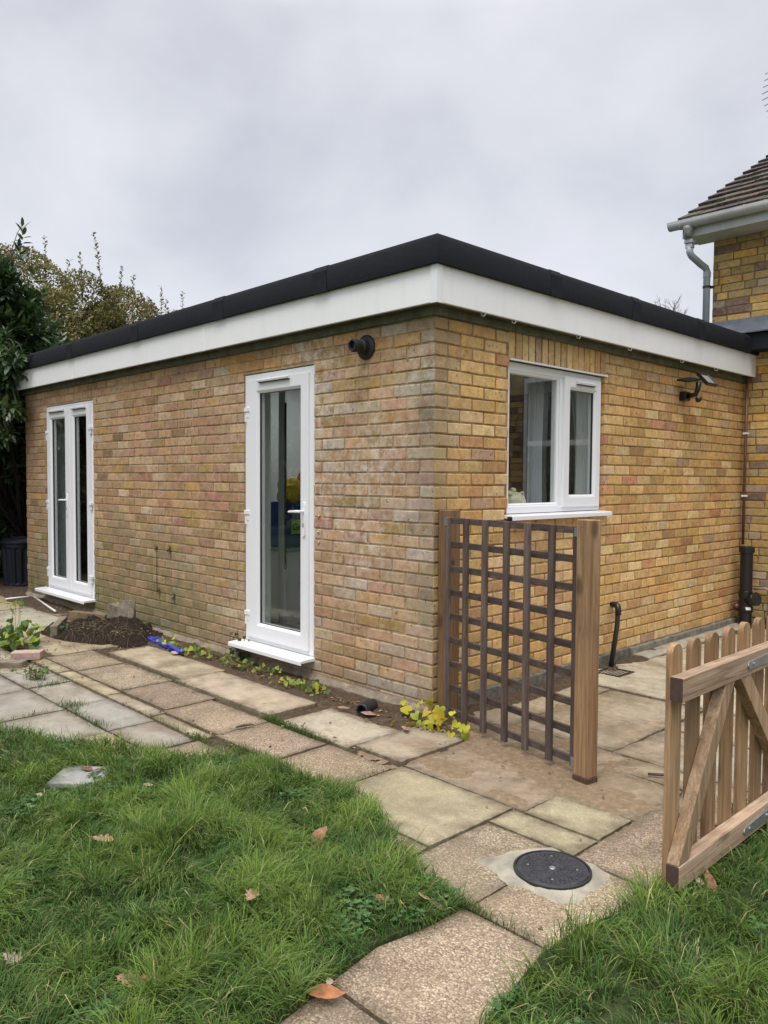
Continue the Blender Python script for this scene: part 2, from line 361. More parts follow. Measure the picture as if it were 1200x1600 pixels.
# ------------------------------------------------------------------ brickwork
def nf(x, y, z=0.0): return noise.noise(Vector((x, y, z)))
def jit(c, a, rnd): 
    k = 1+rnd.uniform(-a, a)
    return tuple(max(0, min(1, x*k*(1+rnd.uniform(-a*.25, a*.25)))) for x in c)
def brick(mb, M, u0, u1, v0, v1, col, aux, rnd, depth=.012, nx=6, ny=4, bulge=.003, sag=None):
    """one worn brick: front grid at w~0 with rounded arrises, skirt back to -depth; aux is a function(u,v)"""
    tilt = rnd.uniform(-.0015, .0015); off = rnd.uniform(-.0015, .0025); s1 = rnd.uniform(0, 99)
    vs = []; cs = []; axs = []
    j = [rnd.uniform(-.0022, .0022) for _ in range(4)]
    for b in range(ny):
        for a in range(nx):
            fu, fv = a/(nx-1), b/(ny-1)
            fu2 = (0, .022, .35, .65, .978, 1)[a]; fv2 = (0, .07, .93, 1)[b]
            u = u0+(u1-u0)*fu2; v = v0+(v1-v0)*fv2
            u += (j[0]*(1-fv)+j[1]*fv)*(1-2*fu)*.7; v += (j[2]*(1-fu)+j[3]*fu)*(1 if fv > .5 else .6)
            edge = (a in (0, nx-1)) or (b in (0, ny-1)); cor = (a in (0, nx-1)) and (b in (0, ny-1))
            n_ = nf(u*34+s1, v*34, s1)
            w_ = off+tilt*(fv-.5)*2+n_*.0012
            if edge:
                w_ -= .0022+max(0, nf(u*60, v*60, s1))*.006
                u += (.0015 if a == 0 else -.0015 if a == nx-1 else 0); 
                v += nf(u*45+s1, v*9, 3)*.0034
            if cor: w_ -= .0015; u += (.0015+.003*max(0, nf(u*9, v*9, s1)))*(1-2*fu); v += (.0015+.003*max(0, nf(u*9, v*9, s1)))*(1-2*fv)
            vs.append(M(u, v, w_)); k = 1+n_*.08; cs.append((col[0]*k, col[1]*k, col[2]*k, 1)); axs.append(aux(u, v))
    n0 = len(vs)
    rim = [(a, 0) for a in range(nx)]+[(nx-1, b) for b in range(1, ny)]+[(a, ny-1) for a in range(nx-2, -1, -1)]+[(0, b) for b in range(ny-2, 0, -1)]
    for a, b in rim: vs.append(vs[b*nx+a]); cs.append(cs[b*nx+a]); axs.append(axs[b*nx+a])
    idx = list(range(n0, n0+len(rim))); n0 += len(rim)
    for a, b in rim:
        u = u0+(u1-u0)*a/(nx-1); v = v0+(v1-v0)*b/(ny-1)
        vs.append(M(min(max(u, u0+.002), u1-.002), min(max(v, v0+.002), v1-.002), -depth)); cs.append((*[x*.9 for x in col], 1)); axs.append(aux(u, v))
    fs = [(b*nx+a, b*nx+a+1, (b+1)*nx+a+1, (b+1)*nx+a) for b in range(ny-1) for a in range(nx-1)]
    k = len(rim)
    fs += [(idx[i], n0+i, n0+(i+1) % k, idx[(i+1) % k]) for i in range(k)]
    mb.add(vs, fs, 0, Col=cs, Aux=axs)
def cut(spans, o0, o1):
    r = []
    for a, b in spans:
        if b <= o0 or a >= o1: r.append((a, b)); continue
        if a < o0: r.append((a, o0))
        if b > o1: r.append((o1, b))
    return r
def brick_wall(M, u0, u1, k0, k1, phase, openings, palette, mortar, aux, seed=0, corner=None, bond='stretcher', solid=(), jitter=.17, header_depth=.10):
    """corner: 'hi'/'lo' end shares bricks with the other wall (palette seeded by course)"""
    mb = MB(); mb.recalc = False; rnd = random.Random(seed)
    P = .225
    for k in range(k0, k1):
        v0, v1 = .075*k+.005, .075*k+.070
        sh = 0 if (k+phase) % 2 == 0 else -.1125
        spans = []
        if bond == 'stretcher':
            i = math.floor(u0/P)-2
            while P*i+sh < u1+P: spans.append((P*i+sh+.005, P*i+sh+P-.005)); i += 1
        else:
            x = u0-rnd.uniform(0, .2)
            while x < u1:
                L = rnd.choice((.225, .225, .225, .225, .1125)); spans.append((x+.005, x+L-.005)); x += L
        s2 = []
        for a, b in spans:
            a2, b2 = max(a, u0), min(b, u1)
            if corner == 'hi' and abs(b-u1) < .03: b2 = u1
            if corner == 'lo' and abs(a-u0) < .03: a2 = u0
            if b2-a2 > .03: s2.append((a2, b2))
        for (o0, p0, o1, p1) in openings:
            if v0 < p1-.02 and v1 > p0+.02: s2 = cut(s2, o0-.001, o1+.001)
        for a, b in s2:
            if b-a < .028: continue
            um, vm = (a+b)/2, (v0+v1)/2
            col = palette(um, vm, rnd, k)
            if corner == 'hi' and b == u1 or corner == 'lo' and a == u0: 
                rr = random.Random(k*91+5); col = palette(0, vm, rr, k)
            at_open = any(abs(a-o[2]) < .02 or abs(b-o[0]) < .02 for o in openings if v0 < o[3] and v1 > o[1])
            brick(mb, M, a, b, v0, v1, jit(col, jitter, rnd), aux, rnd, depth=header_depth if at_open else .013)
    for (a, v0, b, v1) in solid:           # soldier courses: bricks on end
        n = round((b-a)/.075); p = (b-a)/n
        for i in range(n):
            u_ = a+p*i; col = palette(u_, (v0+v1)/2, rnd, 0)
            def MS(x, y, z): return M(y, x, z)
            brick(mb, MS, v0+.004, v1-.002, u_+.005, u_+p-.005, jit(col, jitter, rnd), lambda y, x: aux(x, y), rnd, depth=.014)
    # mortar sheet, as cells around the openings
    us = sorted({u0, u1}|{o[0]-.004 for o in openings}|{o[2]+.004 for o in openings}); vsx = sorted({.075*k0, .075*k1}|{o[1]-.004 for o in openings}|{o[3]+.004 for o in openings})
    us = [x for x in us if u0 <= x <= u1]; vsx = [x for x in vsx if .075*k0 <= x <= .075*k1]
    def dens(L, s_):
        r = []
        for a, b in zip(L, L[1:]):
            n = max(1, round((b-a)/s_)); r += [a+(b-a)*i/n for i in range(n)]
        return r+[L[-1]]
    ud, vd = dens(us, .06), dens(vsx, .0375); nu = len(ud)
    vs = []; cs = []; axs = []
    for v in vd:
        for u in ud:
            vs.append(M(u, v, -.0050+.003*nf(u*25, v*25, 9)))
            k = 1+.25*nf(u*3, v*3, 5)+.2*nf(u*14, v*14, 2); mc = mortar(u, v); cs.append((mc[0]*k, mc[1]*k, mc[2]*k, 1)); a_ = aux(u, v); axs.append((a_[0]*.5, a_[1], a_[2], 1))
    fs = []
    for b in range(len(vd)-1):
        for a in range(nu-1):
            cu, cv = (ud[a]+ud[a+1])/2, (vd[b]+vd[b+1])/2
            if any(o[0]-.004 < cu < o[2]+.004 and o[1]-.004 < cv < o[3]+.004 for o in openings): continue
            fs.append((b*nu+a, b*nu+a+1, (b+1)*nu+a+1, (b+1)*nu+a))
    mb.add(vs, fs, 0, Col=cs, Aux=axs)
    # reveals
    for (o0, p0, o1, p1) in openings:
        mc = (*mortar(o0, p0), 1)
        A = [(o0-.004, p0-.004), (o1+.004, p0-.004), (o1+.004, p1+.004), (o0-.004, p1+.004)]
        vs = [M(a, b, -.006) for a, b in A]+[M(a, b, -.24) for a, b in A]
        mb.add(vs, [(i, (i+1) % 4, 4+(i+1) % 4, 4+i) for i in range(4)], 0, Col=[mc]*8, Aux=[(0, 0, 0, 1)]*8)
    return mb

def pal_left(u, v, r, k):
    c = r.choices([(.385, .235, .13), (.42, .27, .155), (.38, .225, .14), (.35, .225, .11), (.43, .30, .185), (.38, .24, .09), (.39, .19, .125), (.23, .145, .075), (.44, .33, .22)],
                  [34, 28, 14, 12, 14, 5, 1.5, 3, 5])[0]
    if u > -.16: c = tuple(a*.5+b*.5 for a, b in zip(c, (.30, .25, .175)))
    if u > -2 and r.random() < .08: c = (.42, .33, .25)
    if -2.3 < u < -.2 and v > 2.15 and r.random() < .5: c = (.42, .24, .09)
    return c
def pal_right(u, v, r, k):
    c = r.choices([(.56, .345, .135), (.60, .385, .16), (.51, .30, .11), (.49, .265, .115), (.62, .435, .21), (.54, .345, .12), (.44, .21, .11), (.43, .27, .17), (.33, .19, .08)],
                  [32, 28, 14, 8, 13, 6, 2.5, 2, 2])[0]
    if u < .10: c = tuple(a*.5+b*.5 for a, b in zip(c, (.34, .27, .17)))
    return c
def pal_house(u, v, r, k):
    return r.choices([(.46, .30, .105), (.51, .34, .125), (.40, .265, .10), (.35, .24, .12), (.55, .31, .08), (.24, .15, .11), (.17, .10, .075), (.40, .31, .20)],
                     [26, 22, 18, 12, 9, 6, 4, 6])[0]
def clamp(x): return 0.0 if x < 0 else 1.0 if x > 1 else x
def aux_left(u, v):
    e_ = clamp(.15+nf(u*1.3, v*1.3, 1)*1.2) * clamp((u+2.6)/1.2)
    e_ = max(e_, clamp(.9-abs(u+.55)/.75)*clamp(.75+nf(u*2.2, v*2.2, 4)*1.5)*clamp(1.3-abs(v-1.25)/.9))
    a_ = clamp((1.0-v)/.75+nf(u*1.5, v*1.5, 7)*.5)*clamp(.25+(-1.9-u)/2.0)*.95
    a_ = max(a_, clamp((.35-v)/.5)*.35)
    s_ = clamp((v-2.27)/.12)*.35 + clamp(1-(u+.04)**2/.022)*clamp(.35+nf(3, v*2.5, 6)*1.3)*clamp((v-.2)/.5)*.75  # darker towards the eaves; weathered at the corner
    s_ = max(s_, clamp((.16-v)/.14)*.5, clamp((-5.75-u)/.4)*.25)  # darker at the foot; shadow at the left end painted in
    return (clamp(e_*1.1), a_, clamp(s_), 1)
def aux_right(u, v):
    e_ = clamp(.05+nf(u*2, v*2, 21)*1.1)*.6
    a_ = clamp((.30-v)/.25+nf(u*3, v*3, 8)*.4)*.75*clamp(1.6-u)
    s_ = clamp((v-2.22)/.14)*.45 + clamp((.20-u)/.12)*clamp(.5+nf(5, v*2.2, 16)*1.2)*clamp((v-.2)/.6)*.55 + clamp((u-4.15)/.2)*.25  # darker towards the eaves, weathered corner, painted shadow at the far end
    return (e_, a_, clamp(s_), 1)
def aux_house(u, v): return (clamp(nf(u*2, v*2, 33))*.4, clamp((.5-v)/.6)*.4, clamp(nf(u*1.5, v*3, 41)*1.2)*.35, 1)

# ================================================================== THE GROUND
def sheet(name, x0, x1, y0, y1, step, zf, colf, material, kind='structure', keepf=None):
    xs = np.arange(x0, x1+1e-6, step); ys = np.arange(y0, y1+1e-6, step); nx = len(xs)
    mb = MB(); vs = [(x, y, zf(x, y)) for y in ys for x in xs]
    fs = [(b*nx+a, b*nx+a+1, (b+1)*nx+a+1, (b+1)*nx+a) for b in range(len(ys)-1) for a in range(nx-1) if keepf is None or keepf((xs[a]+xs[a+1])/2, (ys[b]+ys[b+1])/2)]
    mb.recalc = False
    mb.add(vs, fs, 0, Col=[colf(x, y) for y in ys for x in xs])
    return tag(mb.build(name, material, smooth=True), kind=kind)
def ground_mat(name, c0, c1, c2, bs=.006):
    m_ = D.materials.new(name); m_.use_nodes = True; t = m_.node_tree; b = t.nodes['Principled BSDF']
    b.inputs['Roughness'].default_value = .95; b.inputs['Specular IOR Level'].default_value = .15
    ob = N(t, 'ShaderNodeTexCoord').outputs['Object']
    g = nz(t, ob, 30, 8, .75); l = nz(t, ob, 2.2, 5, .6); h = nz(t, ob, 160, 3, .6)
    c = ramp(t, g, [(.3, c0), (.7, c2), (.5, c1)])
    c = mixc(t, mth(t, 'MULTIPLY', l, .5), c, c1)
    c = mixc(t, ramp(t, h, [(.66, (0, 0, 0)), (.74, (.7, .7, .7))]), c, (.30, .24, .17))
    t.links.new(c, b.inputs['Base Color'])
    bp = N(t, 'ShaderNodeBump'); bp.inputs['Strength'].default_value = 1; bp.inputs['Distance'].default_value = bs
    t.links.new(mth(t, 'ADD', g, mth(t, 'MULTIPLY', h, .3)), bp.inputs['Height']); t.links.new(bp.outputs[0], b.inputs['Normal'])
    return m_
M_soil = ground_mat('bare_soil', (.035, .024, .016), (.085, .058, .038), (.17, .12, .078), .01)
M_turf = ground_mat('turf_soil', (.018, .024, .009), (.035, .048, .016), (.07, .08, .03))
M_far = ground_mat('rough_grass_ground', (.03, .05, .015), (.05, .075, .02), (.08, .11, .03))
g_ = MB(); g_.add([(-400, -400, -.12), (400, -400, -.12), (400, 400, -.12), (-400, 400, -.12)], [(0, 1, 2, 3)])
tag(g_.build('ground', M_far), kind='structure')
def soil_z(x, y):
    h = -.013+.008*nf(x*5, y*5, 0)+.006*nf(x*17, y*17, 2)
    if y > -.40 and x < .25: h += (.026+.020*nf(x*3.3, y*3.3, 9)+.010*nf(x*12, y*12, 4))*clamp((y+.36+.07*nf(x*2.7, 0, 5))/.12)*clamp((.25-x)/.12)
    return h
sheet('soil', -9.5, 5.5, -4.6, 4.39, .05, soil_z, lambda x, y: (0, 0, 0, 1), M_soil, keepf=lambda x, y: not (x < -.05 and y > .04 and x > -6.3))

# lawn outlines (world metres)
LAWN_L = [(-4.2, -2.25), (-1.9, -2.02), (-1.3, -1.93), (-.85, -1.72), (-.60, -1.60), (-.36, -1.53), (-.12, -1.30), (.10, -1.19), (.42, -1.13), (.66, -1.15), (.86, -1.23), (1.05, -1.33), (1.2, -1.42), (1.47, -1.44),
          (1.46, -1.62), (1.43, -1.80), (1.46, -2.0), (1.50, -2.25), (1.55, -2.6), (1.6, -4.5), (-4.2, -4.5)]
LAWN_R = [(1.93, .35), (1.91, -.3), (1.90, -.75), (1.86, -.92), (1.85, -1.1), (1.80, -1.3), (1.80, -1.5), (1.84, -1.7), (1.88, -1.9), (1.9, -2.4), (1.93, -4.5), (4.8, -4.5), (4.8, .35)]
def inside(p, poly):
    x, y = p; c = False; n = len(poly); j = n-1
    for i in range(n):
        xi, yi = poly[i]; xj, yj = poly[j]
        if (yi > y) != (yj > y) and x < (xj-xi)*(y-yi)/(yj-yi)+xi: c = not c
        j = i
    return c
for P in (LAWN_L, LAWN_R):
    mb = MB(); n = len(P)
    mb.add([(x, y, .022) for x, y in P]+[(x, y, -.05) for x, y in P], [tuple(range(n))]+[(i, n+i, n+(i+1) % n, (i+1) % n) for i in range(n)])
    tag(mb.build('lawn', M_turf), kind='structure')

# ---- paving slabs : one paved surface, slab types: 0 exposed aggregate, 1 sandstone, 2 grey flag, 3 mossy yellow, 4 sand-covered concrete, 5 pale concrete
SL = [
 (-3.05, -2.48, -1.07, -.70, 0), (-2.47, -1.77, -1.07, -.69, 0), (-1.76, -1.18, -1.07, -.72, 0), (-1.17, -.57, -1.09, -.755, 0), (-.56, -.05, -1.11, -.76, 0),
 (-2.85, -1.72, -.66, -.30, 1), (-1.71, -.64, -.70, -.34, 1), (-.53, .06, -.72, -.32, 5), (.08, .42, -.68, -.20, 1),
 (-3.10, -2.5, -1.195, -1.09, 3), (-2.49, -1.72, -1.195, -1.09, 3), (-1.71, -1.12, -1.20, -1.10, 1), (-1.11, -.57, -1.20, -1.115, 1),
 (-2.9, -2.22, -1.50, -1.215, 2), (-2.21, -1.645, -1.49, -1.215, 2), (-1.635, -1.035, -1.49, -1.215, 2), (-1.025, -.58, -1.49, -1.225, 2),
 (-3.4, -2.76, -1.93, -1.52, 2), (-2.75, -2.20, -1.95, -1.51, 2), (-2.19, -1.59, -1.93, -1.505, 2), (-1.58, -1.02, -2.0, -1.505, 2), (-1.01, -.57, -1.66, -1.505, 3),
 (-.56, -.12, -1.56, -1.215, 0), (-1.0, -.57, -1.95, -1.68, 0), (-.11, .30, -1.45, -1.13, 0),
 (-.04, .425, -1.115, -.745, 0), (.435, 1.10, -1.21, -.69, 3), (.435, 1.15, -.68, -.24, 4), (.43, 1.15, -.23, .215, 4),
 (1.11, 1.51, -.87, -.705, 3), (1.16, 1.51, -.695, -.44, 3), (1.16, 1.52, -.43, -.0, 4), (1.16, 1.52, .01, .215, 4),
 (.435, 1.10, -1.5, -1.22, 0), (1.11, 1.465, -1.43, -.88, 0), (1.475, 2.06, -1.435, -.90, 0), (1.52, 2.1, -.89, -.24, 0), (1.53, 2.1, -.23, .215, 4),
 (1.30, 1.93, -2.0, -1.445, 0), (1.30, 1.95, -2.62, -2.01, 0), (1.30, 1.97, -3.23, -2.63, 0), (1.30, 1.98, -3.85, -3.24, 0),
 (1.05, 1.72, .23, .80, 2), (.42, 1.04, .23, 1.3, 4), (1.73, 2.6, .23, .9, 4), (1.05, 1.72, .81, 1.35, 4), (.03, 1.3, 1.32, 4.35, 5), (1.31, 2.8, 1.36, 4.35, 5), (1.73, 2.8, .91, 1.35, 4),
 (.03, .41, .16, 1.31, 4), (-5.4, -3.9, -1.6, -1.0, 3), (-4.3, -3.06, -.99, -.45, 3), (-5.5, -4.31, -.99, -.30, 5), (-5.8, -4.4, -.29, -.14, 3), (-7.0, -5.51, -.99, -.14, 3), (-3.9, -3.12, -1.58, -1.2, 5),
 (-6.6, -4.85, -.13, .0, 3),
]
BASEC = [(.385, .315, .235), (.41, .345, .24), (.315, .29, .24), (.41, .36, .235), (.36, .30, .21), (.42, .375, .285)]
AGG = [1, .12, .12, .35, .25, .2]
def dirt(x, y):
    d = 0
    for cx, cy, rx, ry, a in ((.75, -.22, .55, .38, 1.5), (1.18, -.30, .5, .30, 1.35), (.10, -.22, .45, .16, 1.2), (.28, -.40, .25, .14, .9), (.5, -.66, .28, .1, .9), (-.30, -.27, .3, .14, 1.5), (1.0, .6, .8, .8, .9), (.85, -.60, .25, .12, .9), (-3.4, -.7, .5, .35, 1.2), (1.4, -.05, .35, .25, 1.1)):
        d = max(d, a*(1-((x-cx)/rx)**2-((y-cy)/ry)**2))
    for cx, cy, rx, ry in ((.90, -.50, .17, .07), (.50, -.33, .14, .04), (1.28, -.52, .3, .09)):
        d -= 1.6*max(0, 1-((x-cx)/rx)**2-((y-cy)/ry)**2)
    return clamp(.62*d+.75*nf(x*3, y*3, 13)+.3*nf(x*11, y*11, 3)-.12) if d > -.2 else 0
def moss(x, y):
    return clamp(.10+nf(x*1.7+3, y*1.7, 17)*1.1+(.25 if x < -2.6 else 0)+.3*nf(x*9, y*9, 5))
def paving():
    mb = MB(); mb.recalc = False; rnd = random.Random(3)
    for (x0, x1, y0, y1, ty) in SL:
        nx = max(3, int((x1-x0)/.03)); ny = max(3, int((y1-y0)/.03))
        z0 = rnd.uniform(-.0035, .003)+(.012 if ty == 1 and y1 > -.4 and x0 > -3 else 0); tx, tyy = rnd.uniform(-.004, .004), rnd.uniform(-.005, .005)
        sh = 1+rnd.uniform(-.1, .1); bc = BASEC[ty]; an = rnd.uniform(-.008, .008); cx, cy = (x0+x1)/2, (y0+y1)/2; s1 = rnd.uniform(0, 50)
        bc = tuple(q*sh*(1+rnd.uniform(-.03, .03)) for q in bc)
        rag = .014 if ty in (1, 4, 5) else .006
        vs = []; cs = []; aa = []
        def pt(a, b, z, inset):
            x = x0+.001+(x1-x0-.002)*a/nx; y = y0+.001+(y1-y0-.002)*b/ny
            if a in (0, nx): x += (1 if a == 0 else -1)*(inset+rag*max(0, nf(y*14+s1, a, 1)))
            if b in (0, ny): y += (1 if b == 0 else -1)*(inset+rag*max(0, nf(x*14+s1, b, 2)))
            dx, dy = x-cx, y-cy; x, y = cx+dx-an*dy, cy+dy+an*dx
            return x, y, z+z0+tx*dx+tyy*dy
        for b in range(ny+1):
            for a in range(nx+1):
                e_ = a in (0, nx) or b in (0, ny)
                x, y, z = pt(a, b, -.0012 if e_ else 0, .000)
                dd = dirt(x, y)
                z += .0018*nf(x*20, y*20, 6)+dd*.004
                vs.append((x, y, z)); ed = min(x-x0, x1-x, y-y0, y1-y); ef = clamp(1-max(0, ed)/(.06+.07*nf(x*5, y*5, 23)))
                cs.append((*bc, 1)); aa.append((AGG[ty], dd if ty != 4 else max(dd, .30+.35*nf(x*2.5, y*2.5, 31)), moss(x, y)*(1.0 if ty == 3 else .55 if ty in (2, 5) else .4), ef))
        n0 = len(vs)
        rim = [(a, 0) for a in range(nx+1)]+[(nx, b) for b in range(1, ny+1)]+[(a, ny) for a in range(nx-1, -1, -1)]+[(0, b) for b in range(ny-1, 0, -1)]
        for a, b in rim: i_ = b*(nx+1)+a; vs.append(vs[i_]); cs.append(cs[i_]); aa.append(aa[i_])
        i0 = n0; n0 += len(rim)
        for a, b in rim:
            x, y, z = vs[b*(nx+1)+a]; vs.append((x, y, z-.035)); cs.append((*[q*.6 for q in bc], 1)); aa.append((0, .4, .4, .8))
        fs = [(b*(nx+1)+a, b*(nx+1)+a+1, (b+1)*(nx+1)+a+1, (b+1)*(nx+1)+a) for b in range(ny) for a in range(nx)]
        k = len(rim); idx = [i0+i for i in range(k)]
        fs += [(idx[i], n0+i, n0+(i+1) % k, idx[(i+1) % k]) for i in range(k)]
        mb.add(vs, fs, 0, Col=cs, Aux=aa)
    m_ = D.materials.new('paving_slabs'); m_.use_nodes = True; t = m_.node_tree; b = t.nodes['Principled BSDF']
    b.inputs['Roughness'].default_value = .9; b.inputs['Specular IOR Level'].default_value = .25
    ob = N(t, 'ShaderNodeTexCoord').outputs['Object']
    col = N(t, 'ShaderNodeAttribute', attribute_name='Col').outputs['Color']
    ax = N(t, 'ShaderNodeAttribute', attribute_name='Aux'); sp = N(t, 'ShaderNodeSeparateColor'); t.links.new(ax.outputs['Color'], sp.inputs[0])
    agg, dr, ms = sp.outputs
    vo = N(t, 'ShaderNodeTexVoronoi'); vo.inputs['Scale'].default_value = 175; t.links.new(ob, vo.inputs['Vector'])
    sv = N(t, 'ShaderNodeSeparateColor'); t.links.new(vo.outputs['Color'], sv.inputs[0])
    peb = ramp(t, sv.outputs[0], [(0, (.50, .46, .43)), (1, (1.55, 1.5, 1.42)), (.3, (.80, .76, .72)), (.75, (1.08, 1.02, .95)), (.88, (1.35, 1.3, 1.2))])
    gap = ramp(t, vo.outputs['Distance'], [(.35, (1, 1, 1)), (.75, (.62, .59, .56))])
    peb = mixc(t, 1.0, peb, gap, 'MULTIPLY')
    l = nz(t, ob, 5, 7, .65); fine = nz(t, ob, 90, 5, .7); mid = nz(t, ob, 24, 6, .7)
    c = mixc(t, 1.0, col, mixc(t, agg, (1.0, 1.0, 1.0), peb), 'MULTIPLY')
    v = mth(t, 'ADD', mth(t, 'ADD', mth(t, 'MULTIPLY', l, .9), mth(t, 'MULTIPLY', fine, .35)), .375)
    sc = N(t, 'ShaderNodeVectorMath', operation='SCALE'); t.links.new(c, sc.inputs[0]); t.links.new(v, sc.inputs['Scale']); c = sc.outputs[0]
    mf = mth(t, 'MULTIPLY', ms, ramp(t, mid, [(.3, (.2, .2, .2)), (.65, (1, 1, 1))]), True)
    c = mixc(t, mth(t, 'MULTIPLY', mf, .75), c, (.30, .265, .125))
    df = mth(t, 'ADD', dr, mth(t, 'MULTIPLY', mth(t, 'SUBTRACT', mid, .5), .8))
    df = ramp(t, df, [(.16, (0, 0, 0)), (.52, (1, 1, 1))])
    dcol = ramp(t, nz(t, ob, 5, 9, .78), [(.36, (.12, .085, .055)), (.64, (.40, .30, .195))])
    c = mixc(t, mth(t, 'MULTIPLY', df, .80), c, dcol)
    grime = mth(t, 'MULTIPLY', ax.outputs['Alpha'], ramp(t, nz(t, ob, 12, 6, .7), [(.32, (.1, .1, .1)), (.62, (1, 1, 1))]), True)
    c = mixc(t, mth(t, 'MULTIPLY', grime, .92), c, (.085, .068, .042))
    stain = ramp(t, nz(t, ob, 2.6, 9, .75), [(.45, (0, 0, 0)), (.60, (1, 1, 1))])
    c = mixc(t, mth(t, 'MULTIPLY', stain, .52), c, (.155, .115, .072))
    spots = ramp(t, nz(t, ob, 17, 3, .5), [(.25, (1, 1, 1)), (.32, (0, 0, 0))])
    c = mixc(t, mth(t, 'MULTIPLY', spots, .55), c, (.09, .075, .05))
    t.links.new(c, b.inputs['Base Color'])
    bp = N(t, 'ShaderNodeBump'); bp.inputs['Strength'].default_value = .8; bp.inputs['Distance'].default_value = .003
    hgt = mth(t, 'ADD', mth(t, 'ADD', mth(t, 'MULTIPLY', fine, .5), mid), mth(t, 'MULTIPLY', mth(t, 'MULTIPLY', mth(t, 'SUBTRACT', 1.0, vo.outputs['Distance']), agg), .6))
    t.links.new(hgt, bp.inputs['Height']); t.links.new(bp.outputs[0], b.inputs['Normal'])
    return tag(mb.build('paving', m_, smooth=True), kind='structure')
paving()
def drift_z(x, y):
    d = 0
    for cx, cy, rx, ry, a in ((.80, -.18, .52, .30, 1.2), (1.25, -.30, .38, .22, 1.1), (.60, -.55, .26, .12, 1.0), (1.02, -.62, .16, .07, 1.0), (.28, -.50, .22, .16, .8), (.35, -.12, .35, .18, 1.1), (.75, .25, .6, .35, .9), (1.25, .05, .3, .2, .9), (.55, .7, .4, .5, .8)):
        d = max(d, a*(1-((x-cx)/rx)**2-((y-cy)/ry)**2))
    for cx, cy, rx, ry in ((.92, -.50, .20, .08), (.55, -.36, .16, .05), (1.33, -.56, .25, .10), (.78, -.36, .10, .05)): d -= 1.8*max(0, 1-((x-cx)/rx)**2-((y-cy)/ry)**2)
    return -.009+.0125*clamp(d+.35*nf(x*5, y*5, 2)+.2*nf(x*14, y*14, 7))+.0022*nf(x*23, y*23, 3)+.0012*nf(x*60, y*60, 1)
M_sand = ground_mat('sandy_dirt', (.12, .085, .050), (.215, .155, .094), (.34, .26, .165), .004)
o = sheet('sand_drift', .02, 1.75, -.80, 1.3, .02, drift_z, lambda x, y: (0, 0, 0, 1), M_sand, kind='stuff', keepf=lambda x, y: drift_z(x, y) > -.0085)
o['label'] = 'thin spread of sandy dirt over the slabs around the trellis'; o['category'] = 'sand'
M_mortarpad = mat('fresh_cement', (.30, .27, .205), .9, noise_=(6, .5), bump=(50, .6, .003))

# ================================================================== THE EXTENSION
XL, YD = -6.42, 4.39
ZT = 2.355
OP_SD = (-1.93, .135, -1.10, 2.155)      # side door opening
OP_FD = (-5.80, .135, -4.59, 2.155)
OP_W = (.70, 1.155, 1.86, 2.150)
bld = empty('brick_extension', (-3.2, 2.2, 0), 'single storey yellow brick extension with flat black felt roof and white fascia', 'building')
mort_l = lambda u, v: (.34, .25, .155) if u < -2.2 or v < 1.8 else (.38, .27, .13)
mort_r = lambda u, v: (.29, .18, .08)
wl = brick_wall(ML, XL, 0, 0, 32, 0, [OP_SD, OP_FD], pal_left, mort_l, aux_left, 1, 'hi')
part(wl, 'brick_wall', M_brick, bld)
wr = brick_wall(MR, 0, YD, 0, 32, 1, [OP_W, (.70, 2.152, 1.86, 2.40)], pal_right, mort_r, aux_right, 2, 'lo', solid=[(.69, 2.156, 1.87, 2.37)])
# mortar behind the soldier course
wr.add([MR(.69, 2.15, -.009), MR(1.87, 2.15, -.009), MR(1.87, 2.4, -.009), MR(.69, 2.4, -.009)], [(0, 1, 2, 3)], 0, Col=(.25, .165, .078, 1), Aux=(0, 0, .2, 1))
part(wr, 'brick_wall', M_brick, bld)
# solid core so that no light leaks, with inner plaster and the openings left free
def leaf_wall(M, u0, u1, ops, w0, w1, v0=-.05, v1=2.5):
    mb = MB(); us = sorted({u0, u1}|{o[0] for o in ops}|{o[2] for o in ops})
    for a, b in zip(us, us[1:]):
        o = [o for o in ops if o[0] <= a and o[2] >= b]
        if o: mb.box((a, v0, w0), (b, o[0][1], w1), M=M); mb.box((a, o[0][3], w0), (b, v1, w1), M=M)
        else: mb.box((a, v0, w0), (b, v1, w1), M=M)
    return mb
part(leaf_wall(ML, XL+.02, -.12, [OP_SD, OP_FD], -.24, -.11), 'inner_wall', M_plaster, bld)
part(leaf_wall(MR, .10, YD, [OP_W], -.24, -.11), 'inner_wall', M_plaster, bld)
mb = MB(); mb.box((XL, .24, -.05), (XL+.2, YD, 2.5)); mb.box((XL+.2, YD, -.05), (-1.40, YD+.2, 2.5)); mb.box((-.40, YD, -.05), (-.24, YD+.2, 2.5)); mb.box((-1.40, YD, 2.15), (-.40, YD+.2, 2.5)); part(mb, 'rear_wall', mat('darkened_brown_wall', (.075, .055, .035), .9, noise_=(9, .4)), bld)  # rear wall coloured dark so the room behind the window reads dim
part(MB().ring((-1.40, .1, -.40, 2.15), (-1.33, .17, -.47, 2.08), YD+.05, YD+.12, lambda a, b, h: (a, h, b)), 'added_rear_door_frame', M_upvc, bld)  # glazed rear door added out of view to let light into the room
part(MB().box((-1.328, YD+.08, .172), (-.472, YD+.085, 2.078)), 'added_rear_glass', M_glass, bld)
mb = MB(); mb.box((-3.5, .24, .0), (-3.4, YD, 2.45)); part(mb, 'partition', M_plaster, bld)
mb = MB(); mb.box((XL+.02, .11, -.02), (-.11, YD, .10)); part(mb, 'floor', M_floor, bld)
mb = MB(); mb.ring((XL+.02, .11, -.11, YD), (-3.3, .7, -2.5, 2.0), 2.40, 2.44, ident); part(mb, 'ceiling', mat('ceiling_paint', (.6, .6, .58), .9, noise_=(3, .03)), bld)
